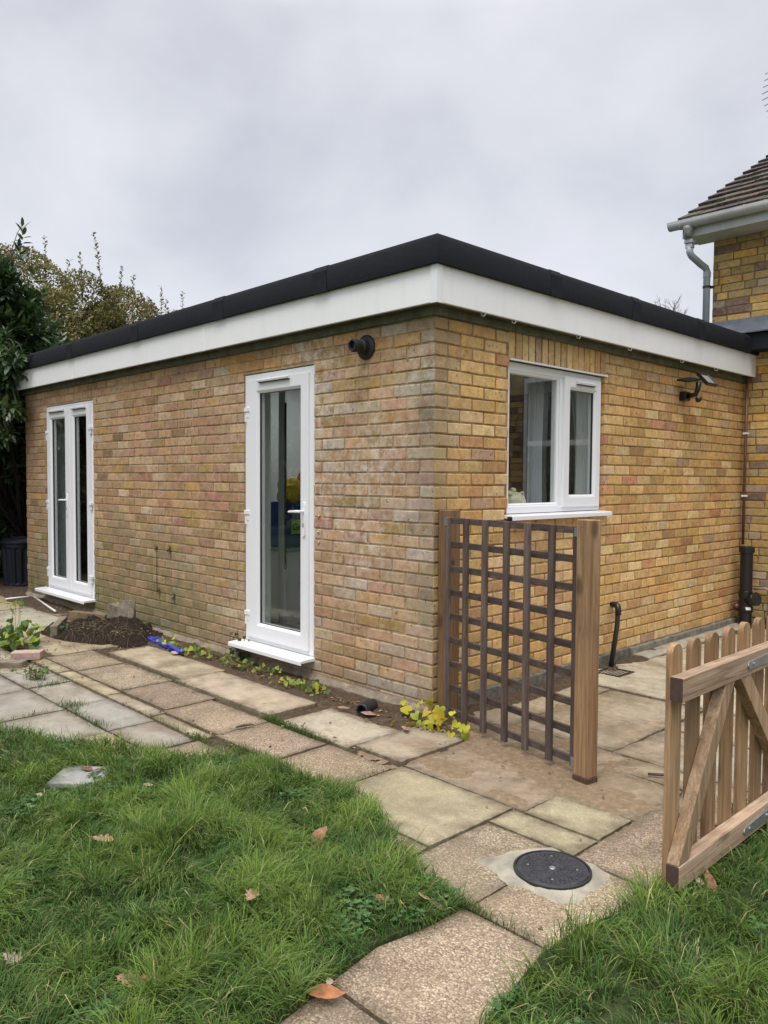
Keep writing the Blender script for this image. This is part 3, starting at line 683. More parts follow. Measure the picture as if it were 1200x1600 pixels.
# rough wall base (mortar haunching) and concrete plinth
def lump(x0, x1, y0, y1, z0, zf, step=.05):
    mb = MB(); mb.recalc = True
    nx = max(2, int((x1-x0)/step)); ny = max(2, int((y1-y0)/step)); vs = []
    for b in range(ny+1):
        for a in range(nx+1):
            x = x0+(x1-x0)*a/nx; y = y0+(y1-y0)*b/ny; e_ = a in (0, nx) or b in (0, ny)
            vs.append((x, y, zf(x, y)-(.006 if e_ else 0)))
    fs = [(b*(nx+1)+a, b*(nx+1)+a+1, (b+1)*(nx+1)+a+1, (b+1)*(nx+1)+a) for b in range(ny) for a in range(nx)]
    rim = [(a, 0) for a in range(nx+1)]+[(nx, b) for b in range(1, ny+1)]+[(a, ny) for a in range(nx-1, -1, -1)]+[(0, b) for b in range(ny-1, 0, -1)]
    n0 = len(vs)
    for a, b in rim:
        x, y, z = vs[b*(nx+1)+a]; vs.append((x, y, z0))
    k = len(rim); idx = [b*(nx+1)+a for a, b in rim]
    fs += [(idx[i], n0+i, n0+(i+1) % k, idx[(i+1) % k]) for i in range(k)]
    return mb.add(vs, fs)
M_conc = mat('old_concrete', (.20, .185, .15), .95, noise_=(14, .5), bump=(40, 1, .008))
M_conc_dk = mat('mossy_concrete', (.125, .12, .09), .95, noise_=(18, .55), bump=(40, 1, .01))
M_haunch = mat('mortar_haunching', (.25, .20, .145), .95, noise_=(16, .4), bump=(45, 1, .008))
part(lump(XL, -.02, -.03, .05, -.05, lambda x, y: .052+.016*nf(x*3, 0, 3)+.010*nf(x*12, y*9, 3)-(.03 if y < -.015 else 0), .025), 'wall_footing', M_haunch, bld, smooth=False)
part(lump(-.05, .035, .16, 2.25, -.05, lambda x, y: .085+.012*nf(y*2.5, 0, 3)+.008*nf(x*12, y*15, 3), .03), 'plinth', M_conc_dk, bld)
part(lump(-.05, .028, 2.25, 4.36, -.05, lambda x, y: .075+.008*nf(y*9, 0, 3), .05), 'plinth', M_conc, bld)
part(lump(.02, .17, 2.30, 4.36, -.05, lambda x, y: .028+.015*nf(y*3, x*5, 3)-x*.05, .03), 'concrete_ledge', mat('pale_concrete', (.34, .31, .235), .95, noise_=(10, .3), bump=(40, 1, .006)), bld)

# fascia, soffit, roof edge
OV = .105; FZ0, FZ1, RZ = 2.372, 2.588, 2.742
def lpath(prof, ends=(XL-.12, YD+.05)):
    """section prof (o,z) swept along the left eaves and right eaves with a mitred corner; o = overhang from wall"""
    n = len(prof); vs = [(ends[0], -o, z) for o, z in prof]+[(o, -o, z) for o, z in prof]+[(o, ends[1], z) for o, z in prof]
    fs = [(k*n+i, k*n+(i+1) % n, (k+1)*n+(i+1) % n, (k+1)*n+i) for k in range(2) for i in range(n)]+[tuple(range(n)), tuple(2*n+i for i in range(n))[::-1]]
    return MB().add(vs, fs)
fa = part(lpath([(OV-.02, FZ0), (OV, FZ0), (OV, FZ1), (OV-.02, FZ1)]), 'fascia', M_fascia_s, bld, bevel=.003)
mb = MB(); 
mb.prism([(OV+.007, -OV-.007), (OV+.007, -OV+.042), (OV+.0005, -OV+.042), (OV+.0005, -OV-.0005), (OV-.042, -OV-.0005), (OV-.042, -OV-.007)], FZ0-.006, FZ1-.003, lambda a, b, h: (a, b, h))
part(mb, 'fascia_corner_trim', M_upvc, bld, bevel=.001)
mb = MB()
for x in (-2.35, -4.85): mb.box((x, -OV-.0025, FZ0-.002), (x+.03, -OV, FZ1-.003))
pieces(mb, 'fascia_joint_trim', M_fascia, bld)
part(lpath([(-.02, FZ0+.006), (OV-.021, FZ0+.010), (OV-.021, FZ0+.03), (-.02, FZ0+.026)]), 'soffit', M_soffit, bld)
part(lpath([(-.01, FZ0-.045), (.022, FZ0-.045), (.022, FZ0+.006), (-.01, FZ0+.006)]), 'wall_plate', M_soffit, bld)
# black drip edge: vertical skirt then rolled top; laps every metre
part(lpath([(OV+.002, FZ1-.012), (OV+.026, FZ1-.012), (OV+.030, FZ1+.02), (OV+.030, RZ-.035), (OV+.014, RZ-.004), (OV-.02, RZ), (OV-.10, RZ-.02), (OV-.12, RZ-.06)]), 'roof_edge', M_felt, bld, bevel=.003)
mb = MB()
prof = [(OV+.024, FZ1-.015), (OV+.0325, FZ1-.015), (OV+.0325, FZ1+.02), (OV+.0325, RZ-.034), (OV+.016, RZ-.0015), (OV-.02, RZ+.003), (OV-.07, RZ-.006), (OV-.07, RZ-.02), (OV+.01, RZ-.02), (OV+.02, FZ1+.02)]
for x in (-.95, -2.15, -3.5, -4.9): mb.prism([(a, b) for a, b in prof], x, x+.14, lambda a, b, h: (h, -a, b))
for y in (.95, 2.0, 3.1, 4.05): mb.prism([(a, b) for a, b in prof], y, y+.12, lambda a, b, h: (a, h, b))
pieces(mb, 'felt_lap', M_felt, bld)
mb = MB(); mb.ring((XL-.12, -.01, -.02, YD), (-3.3, .7, -2.5, 2.0), 2.675, 2.69, ident); mb.ring((-3.34, .66, -2.46, 2.04), (-3.3, .7, -2.5, 2.0), 2.45, 2.674, ident); mb.box((XL-.12, .0, 2.45), (XL-.09, YD, 2.70))
part(mb, 'roof_sheet', M_felt, bld)
part(MB().box((-3.35, .65, 2.70), (-2.45, 2.05, 2.712)), 'added_rooflight', M_glass, bld)  # rooflight added out of view to brighten the room behind the door
mb = MB()
for y in (.32, .62, 1.35, 2.05, 2.9, 3.55): mb.tube([(.075, y, FZ0+.006), (.08, y, FZ0-.014), (.098, y, FZ0-.02), (.108, y, FZ0-.008)], .003, 6)
pieces(mb, 'fascia_clip', M_upvc, bld)
# arrises cover trim above window, and sealant
def pane(M, u0, v0, u1, v1, w_, root, th=.006):
    return part(MB().box((u0, v0, w_), (u1, v1, w_+th), M=M), 'glass', M_glass, root)
def hinge(M, u, v, w_, root):
    mb = MB(); mb.box((u-.028, v+.0, w_), (u+.030, v+.032, w_+.022), M=M); mb.box((u-.006, v-.045, w_), (u+.022, v+.0, w_+.016), M=M); mb.box((u-.034, v-.075, w_), (u+.0, v+.004, w_+.013), M=M)
    part(mb, 'hinge', M_upvc, root, bevel=.003)
def handle(M, u, v, w_, sgn, root):
    mb = MB(); pts = [(.013*math.cos(q)*1.1, .013*math.sin(q)+(.095 if math.sin(q) > 0 else -.115)) for q in np.linspace(0, 2*PI, 17)[:-1]]
    mb.prism([(u+a, v+b) for a, b in pts], w_, w_+.011, M)
    L = [(u, v+.045, w_+.01), (u, v+.045, w_+.045), (u+sgn*.02, v+.045, w_+.052), (u+sgn*.07, v+.043, w_+.052), (u+sgn*.115, v+.040, w_+.047)]
    mb.tube([M(*q) for q in L], .010, 10, rs=[.011, .010, .0105, .009, .008])
    o = part(mb, 'handle', M_upvc, root, bevel=.0015)
    mb = MB(); mb.prism([(u+.005*math.cos(q), v-.045+.009*math.sin(q)-(.012 if math.sin(q) < 0 else 0)) for q in np.linspace(0, 2*PI, 13)[:-1]], w_+.011, w_+.0122, M)
    part(mb, 'keyhole', M_black, root)
def vent(M, u0, u1, v, w_, root):
    mb = MB(); mb.prism([(v-.011, w_), (v-.009, w_+.022), (v+.004, w_+.026), (v+.013, w_+.012), (v+.013, w_)], u0, u1, lambda a, b, h: M(h, a, b))
    part(mb, 'trickle_vent', M_upvc, root, bevel=.0015)
    mb = MB(); mb.box((u0+.006, v-.0145, w_), (u1-.006, v-.0115, w_+.016), M=M); part(mb, 'vent_slot', M_black, root)
def sash(M, o, wd, w0, w1, root, glaz=True):
    """sash leaf with glazing bead, gasket and double pane; o outer rect, wd frame widths (l,b,r,t)"""
    i = (o[0]+wd[0], o[1]+wd[1], o[2]-wd[2], o[3]-wd[3])
    part(MB().ring(o, i, w0, w1, M, bead=.004), 'sash', M_upvc, root, bevel=.002)
    b = .014; j = (i[0]+b, i[1]+b, i[2]-b, i[3]-b)
    part(MB().ring((i[0]+.0003, i[1]+.0003, i[2]-.0003, i[3]-.0003), j, w0+.01, w1-.006, M, bead=.010), 'glazing_bead', M_upvc, root)
    part(MB().ring((j[0]+.0002, j[1]+.0002, j[2]-.0002, j[3]-.0002), (j[0]+.003, j[1]+.003, j[2]-.003, j[3]-.003), w1-.034, w1-.02, M), 'gasket', M_upvc_grey, root)
    pane(M, j[0]+.0005, j[1]+.0005, j[2]-.0005, j[3]-.0005, w1-.033, root, .005)
    return j
def sill(M, u0, u1, v, w0, w1, root, th=.028):
    mb = MB(); mb.prism([(w0, v), (w1-.004, v-.010), (w1, v-.014), (w1, v-th-.012), (w1-.006, v-th-.014), (w1-.008, v-th), (w0, v-th)], u0, u1, lambda a, b, h: M(h, b, a))
    part(mb, 'sill', M_upvc, root, bevel=.0025)
def subroot(name, loc, parent=bld):
    o = D.objects.new(name, None); COL.objects.link(o); o.parent = parent; o.location = Vector(loc)-Vector(parent.location); o.empty_display_size = .1; return o

# --- single door
d = subroot('glazed_door', (-1.51, 0, .15))
u0, v0, u1, v1 = OP_SD; u0 += .004; u1 -= .004; v1 -= .004; v0 = .165
fw = .062
part(MB().ring((u0, v0, u1, v1), (u0+fw, v0+.05, u1-fw, v1-fw), -.078, -.006, ML, bead=.004), 'door_frame', M_upvc, d, bevel=.002)
mb = MB(); mb.box((u1, v0, -.03), (u1+.012, v1+.004, -.0012), M=ML); part(mb, 'sealant', mat('white_sealant', (.6, .6, .58), .5, noise_=(60, .2)), d)
sash(ML, (u0+fw-.018, v0+.032, u1-fw+.018, v1-fw+.018), (.128, .100, .086, .085), -.062, .012, d)
sill(ML, u0-.045, u1+.02, v0, -.08, .125, d)
vent(ML, -1.72, -1.35, 2.093, .012, d)
for z in (1.88, 1.115, .36): hinge(ML, u0+.048, z, .0, d)
handle(ML, u1-.085, 1.115, .012, -1, d)
# --- french doors
d = subroot('french_door', (-5.19, 0, .15))
u0, v0, u1, v1 = OP_FD; u0 += .004; u1 -= .004; v1 -= .004; v0 = .165
part(MB().ring((u0, v0, u1, v1), (u0+fw, v0+.05, u1-fw, v1-fw), -.078, -.006, ML, bead=.004), 'door_frame', M_upvc, d, bevel=.002)
mid = (u0+u1)/2+.035
sash(ML, (u0+fw-.018, v0+.032, mid-.0015, v1-fw+.018), (.098, .092, .098, .085), -.062, .012, d)
sash(ML, (mid+.0015, v0+.032, u1-fw+.018, v1-fw+.018), (.098, .092, .088, .085), -.062, .012, d)
mb = MB(); mb.box((mid-.012, v0+.05, .012), (mid+.016, v1-fw, .020), M=ML); part(mb, 'meeting_trim', M_upvc, d, bevel=.002)
sill(ML, u0-.06, u1+.03, v0, -.08, .125, d)
vent(ML, u0+.13, mid-.11, 2.093, .012, d); vent(ML, mid+.11, u1-.13, 2.093, .012, d)
for z in (1.86, 1.10, .36): hinge(ML, u0+.048, z, .0, d); hinge(ML, u1-.048, z, .0, d)
handle(ML, mid-.05, 1.10, .012, -1, d)
# --- kitchen window
d = subroot('casement_window', (0, 1.28, 1.15))
u0, v0, u1, v1 = OP_W; u0 += .003; u1 -= .003; v1 -= .004; v0 = 1.166; wb = -.030
part(MB().ring((u0, v0, u1, v1), (u0+.048, v0+.048, u1-.045, v1-.055), wb-.07, wb, MR, bead=.006), 'window_frame', M_upvc, d, bevel=.002)
mul = 1.345
mb = MB(); mb.box((mul-.026, v0+.0475, wb-.069), (mul+.026, v1-.0545, wb-.001), M=MR); part(mb, 'mullion', M_upvc, d, bevel=.003)
i = (u0+.048, v0+.048, mul-.026, v1-.055)
part(MB().ring(i, (i[0]+.012, i[1]+.016, i[2]-.012, i[3]-.016), wb-.06, wb-.008, MR, bead=.009), 'glazing_bead', M_upvc, d)
pane(MR, i[0]+.0125, i[1]+.0165, i[2]-.0125, i[3]-.0165, wb-.036, d, .005)
sash(MR, (mul+.012, v0+.030, u1-.026, v1-.036), (.070, .072, .062, .075), wb-.05, wb+.016, d)
vent(MR, mul+.15, u1-.12, v1-.072, wb+.016, d)
sill(MR, u0-.03, u1+.035, v0, wb-.075, .062, d)
mb = MB(); mb.box((u0-.018, v0-.047, .02), (u0-.0305, v0-.016, .060), M=MR); part(mb, 'sill_end_dark_patch', M_black, d)  # black patch paints the dark hollow at the sill's end
mb = MB(); mb.box((u0-.004, v1+.002, -.03), (u1+.03, v1+.013, .012), M=MR); part(mb, 'head_trim', M_upvc, d, bevel=.001)

# --- indoors, seen through the glass (things of their own)
def drape(name, path, z0, z1, material, label, folds=7, amp=.02, cat='curtain', pinch=0, group=None):
    (xa, ya), (xb, yb) = path; nu, nv = 60, 14; vs = []; L = math.hypot(xb-xa, yb-ya); nx_, ny_ = -(yb-ya)/L, (xb-xa)/L
    for b in range(nv+1):
        v = b/nv
        for a in range(nu+1):
            u = a/nu; s_ = 1-pinch*math.sin(PI*clamp((1-v)*1.3))*.6; uu = u*s_
            q = amp*math.sin(u*folds*2*PI+.6*math.sin(v*3))*(.6+.6*(1-v))
            vs.append((xa+(xb-xa)*uu+nx_*q, ya+(yb-ya)*uu+ny_*q, z0+(z1-z0)*v))
    fs = [(b*(nu+1)+a, b*(nu+1)+a+1, (b+1)*(nu+1)+a+1, (b+1)*(nu+1)+a) for b in range(nv) for a in range(nu)]
    o = MB().add(vs, fs).build(name, material, smooth=True)
    s_ = o.modifiers.new('thick', 'SOLIDIFY'); s_.thickness = .003
    return tag(o, label, cat, group)
drape('curtain', ((-.36, 1.43), (-.36, 1.61)), .3, 2.25, M_curtain, 'pale grey curtain hanging behind the middle of the casement window', 5, pinch=.3)
drape('curtain', ((-.36, 2.40), (-.36, 1.93)), .3, 2.25, M_curtain, 'pale grey curtain gathered at the far side of the casement window', 7, pinch=.45)
# pottery on the inner sill
mb = MB(); cx, cy = -.19, .99
inner = MB().box((-.262, OP_W[0]+.002, 1.13), (-.112, OP_W[2]-.002, 1.168)); part(inner, 'window_board', M_upvc, bld, bevel=.003)
mb.lathe([(.03, 0), (.062, .004), (.085, .03), (.090, .065), (.078, .10), (.050, .125), (.022, .135), (.001, .138)], lambda x, y, h: (cx+x, cy+.02+y*1.05, 1.17+h))
mb.tube([(cx, cy-.06, 1.22), (cx, cy-.11, 1.26), (cx, cy-.135, 1.31), (cx+.0, cy-.125, 1.325)], .015, 10, rs=[.026, .022, .018, .012])
mb.tube([(cx, cy+.09, 1.29), (cx, cy+.13, 1.30), (cx, cy+.145, 1.26), (cx, cy+.115, 1.20)], .009, 8)
mb.lathe([(.012, 0), (.022, .008), (.020, .022), (.008, .030)], lambda x, y, h: (cx+x, cy+.02+y, 1.302+h))
mb.lathe([(.01, 0), (.028, .008), (.030, .024), (.012, .038)], lambda x, y, h: (cx+.01+x, cy-.045+y, 1.275+h))
tag(mb.build('teapot', M_cream, smooth=True), 'cream glazed pottery teapot on the inside sill of the casement window', 'teapot')
# cupboard + bag
cab = empty('white_cupboard', (-2.75, 1.15, .10), 'pale low cupboard indoors beneath the blue bag', 'cupboard')
part(MB().box((-3.1, .78, .10), (-2.45, 1.45, .74)), 'cabinet', M_plaster, cab, bevel=.006)
part(MB().box((-3.12, .76, .74), (-2.43, 1.47, .77)), 'worktop', M_floor, cab, bevel=.003)
bag = empty('shopping_bag', (-2.65, 1.02, .77), 'dark blue shopping bag with green panel, seen through the glazed door', 'bag')
mb = MB(); nu, nv = 28, 10; vs = []
for b in range(nv+1):
    for a in range(nu):
        q = 2*PI*a/nu; v = b/nv; rx, ry = .24*(1+.1*math.sin(v*3)), .27*(1+.08*math.cos(v*4))
        c_, s_ = math.cos(q), math.sin(q); e4 = (abs(c_)**4+abs(s_)**4)**-.25; k = 1+.06*nf(q*2, v*3, 4)
        vs.append((-2.67+rx*.6*c_*e4*k, 1.06+ry*s_*e4*k*.9, .771+.40*v+.015*nf(a*.5, 3, 1)*(b == nv)))
mb.add(vs, [(b*nu+a, b*nu+(a+1) % nu, (b+1)*nu+(a+1) % nu, (b+1)*nu+a) for b in range(nv) for a in range(nu)]+[tuple(range(nu))])
part(mb, 'bag_body', M_bag, bag, smooth=True)
PB = lambda u, v, h: (-2.50+h+.06*(v-.95), .84+u, v)
part(MB().box((.01, .895, .0), (.40, 1.02, .006), M=lambda u, v, h: PB(u, v, h+.03)), 'green_panel', M_baglabel, bag, bevel=.002)
# lettering on the green panel
fc = D.curves.new('lettering', 'FONT'); fc.body = 'Green'; fc.size = .078; fc.extrude = .002
fo = D.objects.new('lettering_src', fc); COL.objects.link(fo); bpy.context.view_layer.update()
dg = bpy.context.evaluated_depsgraph_get(); me = D.meshes.new_from_object(fo.evaluated_get(dg)); D.objects.remove(fo)
me.name = 'lettering'; me.materials.append(M_ink); lo = D.objects.new('lettering', me); COL.objects.link(lo)
lo.parent = bag; lo.matrix_local = Matrix.Translation(Vector((-2.457, .856, .932))-bag.location) @ Matrix.Rotation(PI/2, 4, 'Z') @ Matrix.Rotation(PI/2, 4, 'X')
def rag(c, r, material, name, label, seed):
    mb = MB(); nu, nv = 24, 14; vs = []
    for b in range(nv+1):
        for a in range(nu):
            q = 2*PI*a/nu; p_ = PI*b/nv; d_ = Vector((math.sin(p_)*math.cos(q), math.sin(p_)*math.sin(q), math.cos(p_)))
            k = 1+.35*nf(d_.x*1.8+seed, d_.y*1.8, d_.z*1.8)+.12*nf(d_.x*6, d_.y*6+seed, d_.z*6)
            vs.append((c[0]+d_.x*r[0]*k, c[1]+d_.y*r[1]*k, c[2]+d_.z*r[2]*k))
    mb.add(vs, [(b*nu+a, b*nu+(a+1) % nu, (b+1)*nu+(a+1) % nu, (b+1)*nu+a) for b in range(nv) for a in range(nu)])
    return tag(mb.build(name, material, smooth=True), label, 'cloth')
rag((-2.66, .98, 1.26), (.10, .13, .12), M_cloth_y, 'folded_cloth', 'yellow crumpled cloth on top of the blue bag indoors', 3)
rag((-2.62, 1.12, 1.33), (.09, .05, .15), M_cloth_r, 'folded_cloth', 'red folded cloth at the top of the blue bag indoors', 8)
rag((-2.56, 1.16, 1.20), (.08, .10, .16), M_cloth_w, 'folded_cloth', 'white crumpled cloth spilling over the blue bag indoors', 12)
drape('door_curtain', ((-1.98, .42), (-2.24, .55)), .15, 2.15, mat('grey_cloth', (.45, .49, .48), .9, noise_=(6, .1)), 'grey hanging panel just inside the glazed door, left of the black cord', 3, .008, 'curtain')
mb = MB(); mb.tube([(-1.86, .33, 1.97), (-1.86, .33, 1.5), (-1.862, .33, 1.1), (-1.86, .33, .72)], .009, 8)
mb.tube([(-1.86+.012*math.cos(q), .33, .70+.022*math.sin(q)) for q in np.linspace(PI/2, PI*2.4, 14)], .004, 6)
tag(mb.build('black_cord', M_black, smooth=True), 'black cord with a hook hanging inside the glazed door', 'cord')
drape('curtain', ((-5.66, .42), (-5.12, .55)), .15, 2.2, mat('slate_curtain', (.10, .13, .135), .9, noise_=(6, .1)), 'dark slate curtain inside the left leaf of the french doors', 6, .02)
drape('curtain', ((-5.02, .34), (-4.90, .40)), .15, 2.2, mat('grey_voile', (.22, .24, .24), .9, noise_=(6, .1)), 'narrow grey curtain inside the right leaf of the french doors', 3, .014)

# ================================================================== THE HOUSE
HY = 4.40
hs = empty('brick_house', (2.5, 7.5, 0), 'two storey yellow brick house with tiled roof behind the extension, at the right edge', 'building')
OPH = (1.52, .2, 2.46, 2.60)
HM = lambda u, v, w_: (u, HY-w_, v)
wh = brick_wall(HM, -.325, 5.2, 0, 52, 0, [OPH], pal_house, lambda u, v: (.20, .14, .07), aux_house, 11, None, bond='random')
part(wh, 'brick_wall', M_brick, hs)
mb = MB(); mb.box((-.32, HY+.24, -.1), (5.2, 11, 3.9)); part(mb, 'rear_wall', M_conc, hs)
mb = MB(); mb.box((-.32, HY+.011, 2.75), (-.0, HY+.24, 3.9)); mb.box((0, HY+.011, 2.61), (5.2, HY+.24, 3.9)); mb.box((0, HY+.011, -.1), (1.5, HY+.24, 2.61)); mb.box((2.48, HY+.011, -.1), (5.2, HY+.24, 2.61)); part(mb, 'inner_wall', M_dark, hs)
hw = subroot('patio_window', (2, HY, .2), hs)
part(MB().ring((1.525, .205, 2.455, 2.595), (1.575, .27, 2.405, 2.535), -.07, -.01, HM, bead=.004), 'window_frame', M_upvc, hw, bevel=.002)
mb = MB(); mb.box((1.5755, 1.78, -.065), (2.4045, 1.845, -.012), M=HM); mb.box((1.97, .2705, -.068), (2.02, 1.7795, -.014), M=HM); pieces(mb, 'transom', M_upvc, hw)
pane(HM, 1.576, .271, 2.404, 2.534, -.05, hw)
drape('curtain', ((2.42, HY+.16), (2.18, HY+.16)), .22, 2.53, M_curtain, 'white curtain at one side of the house patio window', 4, .012, pinch=.3)
drape('curtain', ((1.58, HY+.16), (1.9, HY+.16)), .22, 2.53, M_curtain, 'white curtain at the other side of the house patio window', 5, .012, pinch=.3)
# tiled roof: eaves at the front, verge on the left
EY, EZ, XV, RP = 4.04, 3.872, -.52, math.radians(29.5)
tl = MB(); rnd = random.Random(5); g = .245
for r_ in range(14):
    y0 = EY+g*r_*math.cos(RP); z0 = EZ+g*r_*math.sin(RP)
    for c_ in range(24):
        x0 = XV+.19*c_+(.095 if r_ % 2 else 0)-(0 if c_ else (.095 if r_ % 2 else 0)); x1 = XV+.19*(c_+1)+(.095 if r_ % 2 else 0)-.004
        t_ = .026; lift = rnd.uniform(0, .010); e_ = rnd.uniform(-.012, .012); L = g*1.3
        cs_, sn = math.cos(RP-.10), math.sin(RP-.10)
        a = Vector((0, cs_, sn)); n_ = Vector((0, -sn, cs_)); o = Vector((0, y0, z0+lift+.018))-a*e_
        P8 = [Vector((x, 0, 0))+o+a*s_+n_*h for h in (0, t_) for x, s_ in ((x0, 0), (x1, rnd.uniform(-.003, .003)), (x1, L), (x0, L))]
        k = rnd.uniform(.6, 1.3); cc = rnd.choice([(.062, .046, .034), (.054, .042, .033), (.075, .053, .037), (.046, .037, .030), (.072, .066, .045)])
        tl.add(P8, [(0, 3, 2, 1), (4, 5, 6, 7), (0, 1, 5, 4), (1, 2, 6, 5), (2, 3, 7, 6), (3, 0, 4, 7)], 0, Col=(cc[0]*k, cc[1]*k, cc[2]*k, 1))
part(tl, 'tiled_roof', mat('weathered_roof_tile', rough=.9, attr='Col', noise_=(28, .75), bump=(26, 1.0, .02)), hs)
mb = MB(); aa = (math.cos(RP), math.sin(RP))
mb.prism([(EY+.03, EZ-.02), (EY+.03+3.3*aa[0], EZ-.02+3.3*aa[1]), (EY+.03+3.3*aa[0], EZ-.12+3.3*aa[1]), (EY+.03, EZ-.04)], XV+.03, XV+4.8, lambda a, b, h: (h, a, b)); part(mb, 'roof_underlay', M_dark, hs)
# eaves box, bargeboard, gutter
mb = MB(); mb.box((XV+.04, EY+.055, 3.735), (4.5, EY+.075, 3.885)); part(mb, 'eaves_fascia', M_gutter, hs, bevel=.002)
mb = MB(); mb.box((-.33, EY+.076, 3.735), (4.5, HY-.005, 3.748)); part(mb, 'eaves_soffit', M_gutter, hs)
mb = MB(); mb.prism([(EY+.056, 3.735), (HY-.02, 3.735), (HY+.9, 4.28), (HY+.9, 4.45), (EY+.056, 3.884)], XV+.02, XV+.0395, lambda a, b, h: (h, a, b)); part(mb, 'bargeboard', M_gutter, hs)
mb = MB(); mb.add([(XV+.04, EY+.077, 3.7365), (-.331, EY+.077, 3.7365), (-.331, HY+.02, 3.7365), (-.331, HY+.9, 4.28), (XV+.04, HY+.9, 4.28), (XV+.04, HY+.02, 3.7365)], [(0, 1, 2, 5), (5, 2, 3, 4)]); part(mb, 'verge_soffit', M_gutter, hs)
gy, gz, gr = EY-.005, 3.868, .058
pr = [(gr*math.cos(q), gr*math.sin(q)) for q in np.linspace(PI, 2*PI, 15)]
pr = [(-gr-.002, .012)]+pr+[(gr+.002, .012)]
inn = [(a*.93, b*.93) for a, b in reversed(pr)]
X0 = XV-.08
mb = MB(); mb.prism([(gy+a, gz+b) for a, b in pr+inn], X0, 4.5, lambda a, b, h: (h, a, b)); mb.prism([(gy+a, gz+b) for a, b in pr], X0-.004, X0, lambda a, b, h: (h, a, b))
part(mb, 'gutter', M_gutter, hs)
mb = MB()
for x in (XV+.02, XV+.17, .12, .30): mb.prism([(gy+a*1.09, gz+b*1.09) for a, b in pr]+[(gy+a, gz+b) for a, b in reversed(pr)], x, x+.018, lambda a, b, h: (h, a, b))
pieces(mb, 'gutter_bracket', M_gutter, hs)
mb = MB(); sx = -.415
mb.lathe([(.05, 0), (.045, -.03), (.036, -.05), (.034, -.10), (.030, -.10)], lambda x, y, h: (sx+x, gy+y, gz-gr+.01+h), 16); part(mb, 'gutter_outlet', M_gutdark, hs, smooth=True)
# grey downpipe with swan neck, stops short of the outlet
dp = subroot('downpipe', (sx, 4.1, 2.7), hs)
mb = MB(); mb.box((sx-.042, 4.035, 3.665), (sx+.042, 4.115, 3.70)); mb.box((sx-.034, 4.045, 3.62), (sx+.034, 4.105, 3.665))
part(mb, 'hopper_socket', M_greypvc, dp, bevel=.006)
PX = -.362
mb = MB(); mb.tube([(sx, 4.075, 3.64), (sx, 4.075, 3.585), (sx+.006, 4.10, 3.555), (sx+.03, 4.25, 3.50), (PX-.006, 4.325, 3.475), (PX, 4.345, 3.44), (PX, 4.345, 2.72)], .033, 18)
part(mb, 'pipe', M_greypvc, dp, smooth=True)
mb = MB()
for z in (3.385,): mb.lathe([(.0335, 0), (.037, 0), (.037, .05), (.0335, .05)], lambda x, y, h: (PX+x, 4.345+y, z+h), 18)
pieces(mb, 'pipe_collar', M_greypvc, dp, smooth=False)
mb = MB()
for z in (3.28, 2.87): mb.lathe([(.034, 0), (.039, 0), (.039, .02), (.034, .02)], lambda x, y, h: (PX+x, 4.345+y, z+h), 18); mb.box((PX, 4.36, z), (PX+.05, HY-.0, z+.02))
pieces(mb, 'pipe_clip', M_black, dp)
# lead flashing and felt upstand where the flat roof meets the house
mb = MB(); mb.prism([(HY-.012, 2.945), (HY-.02, 2.90), (HY-.10, 2.80), (HY-.22, 2.775), (HY-.22, 2.765), (HY-.10, 2.785), (HY-.005, 2.88), (HY-.003, 2.945)], -.40, 1.5, lambda a, b, h: (h, a, b)); part(mb, 'lead_flashing', M_lead, hs)
mb = MB(); mb.box((-.6, HY-.20, 2.60), (.10, HY-.03, 2.76)); mb.box((.10, HY-.19, 2.600), (1.5, HY-.015, 2.763)); part(mb, 'felt_upstand', M_felt, hs, bevel=.01)
# aerial on the roof
ae = empty('tv_aerial', (.2, 6, 5.0), 'thin television aerial rods against the sky above the tiled roof', 'aerial')
bx = lambda z: (-.18+.02*(z-5.7))
mb = MB(); mb.tube([(.35, 6.0, 4.6), (.35, 6.0, 5.72)], .018, 10); part(mb, 'mast', M_steel, ae)
mb = MB(); mb.tube([(-.26, 6.0, 5.42), (-.30, 6.0, 6.05)], .012, 8); mb.tube([(-.33, 6.0, 5.70), (.36, 6.0, 5.70)], .012, 8); part(mb, 'boom', M_steel, ae)
mb = MB()
for i_, z in enumerate(np.linspace(5.50, 5.99, 8)):
    L = (.08, .10, .125, .15, .15, .14, .13, .12)[i_]; mb.tube([(-.365-L, 6.0, z-.02), (-.365+.30, 6.0, z+.055)], .0055, 6)
pieces(mb, 'rod', M_steel, ae)

# ================================================================== THINGS ON THE WALLS
fl = empty('flue_terminal', (-.578, 0, 2.208), 'black round flue outlet on the brick wall above right of the glazed door', 'flue')
MF = lambda x, y, h: (-.578+x, -h, 2.208+y)
part(MB().lathe([(.074, 0), (.078, .004), (.076, .012), (.060, .018), (.05, .019)], MF, 32), 'wall_plate', M_black_matt, fl, smooth=True)
part(MB().lathe([(.045, .015), (.045, .05), (.033, .055), (.033, .085), (.041, .088), (.041, .112), (.036, .114), (.036, .125), (.028, .125), (.026, .10)], MF, 28), 'spout', M_black_matt, fl)
fd = empty('floodlight', (0, 3.10, 2.10), 'small black solar floodlight with sensor on the right brick wall', 'light')
part(MB().box((0, 3.05, 2.06), (.055, 3.15, 2.135)), 'wall_box', M_black, fd, bevel=.006)
part(MB().tube([(.05, 3.10, 2.10), (.12, 3.10, 2.105), (.135, 3.11, 2.16), (.14, 3.11, 2.21)], .021, 10), 'arm', M_black, fd, smooth=True)
part(MB().lathe([(.012, 0), (.024, .006), (.024, .03), (.010, .045)], lambda x, y, h: (.145+x, 3.10+y, 2.085-h), 16), 'sensor', M_black, fd, smooth=True)
rl = Matrix.Rotation(math.radians(48), 3, 'Y')
ml = MT((.17, 3.20, 2.235), rl)
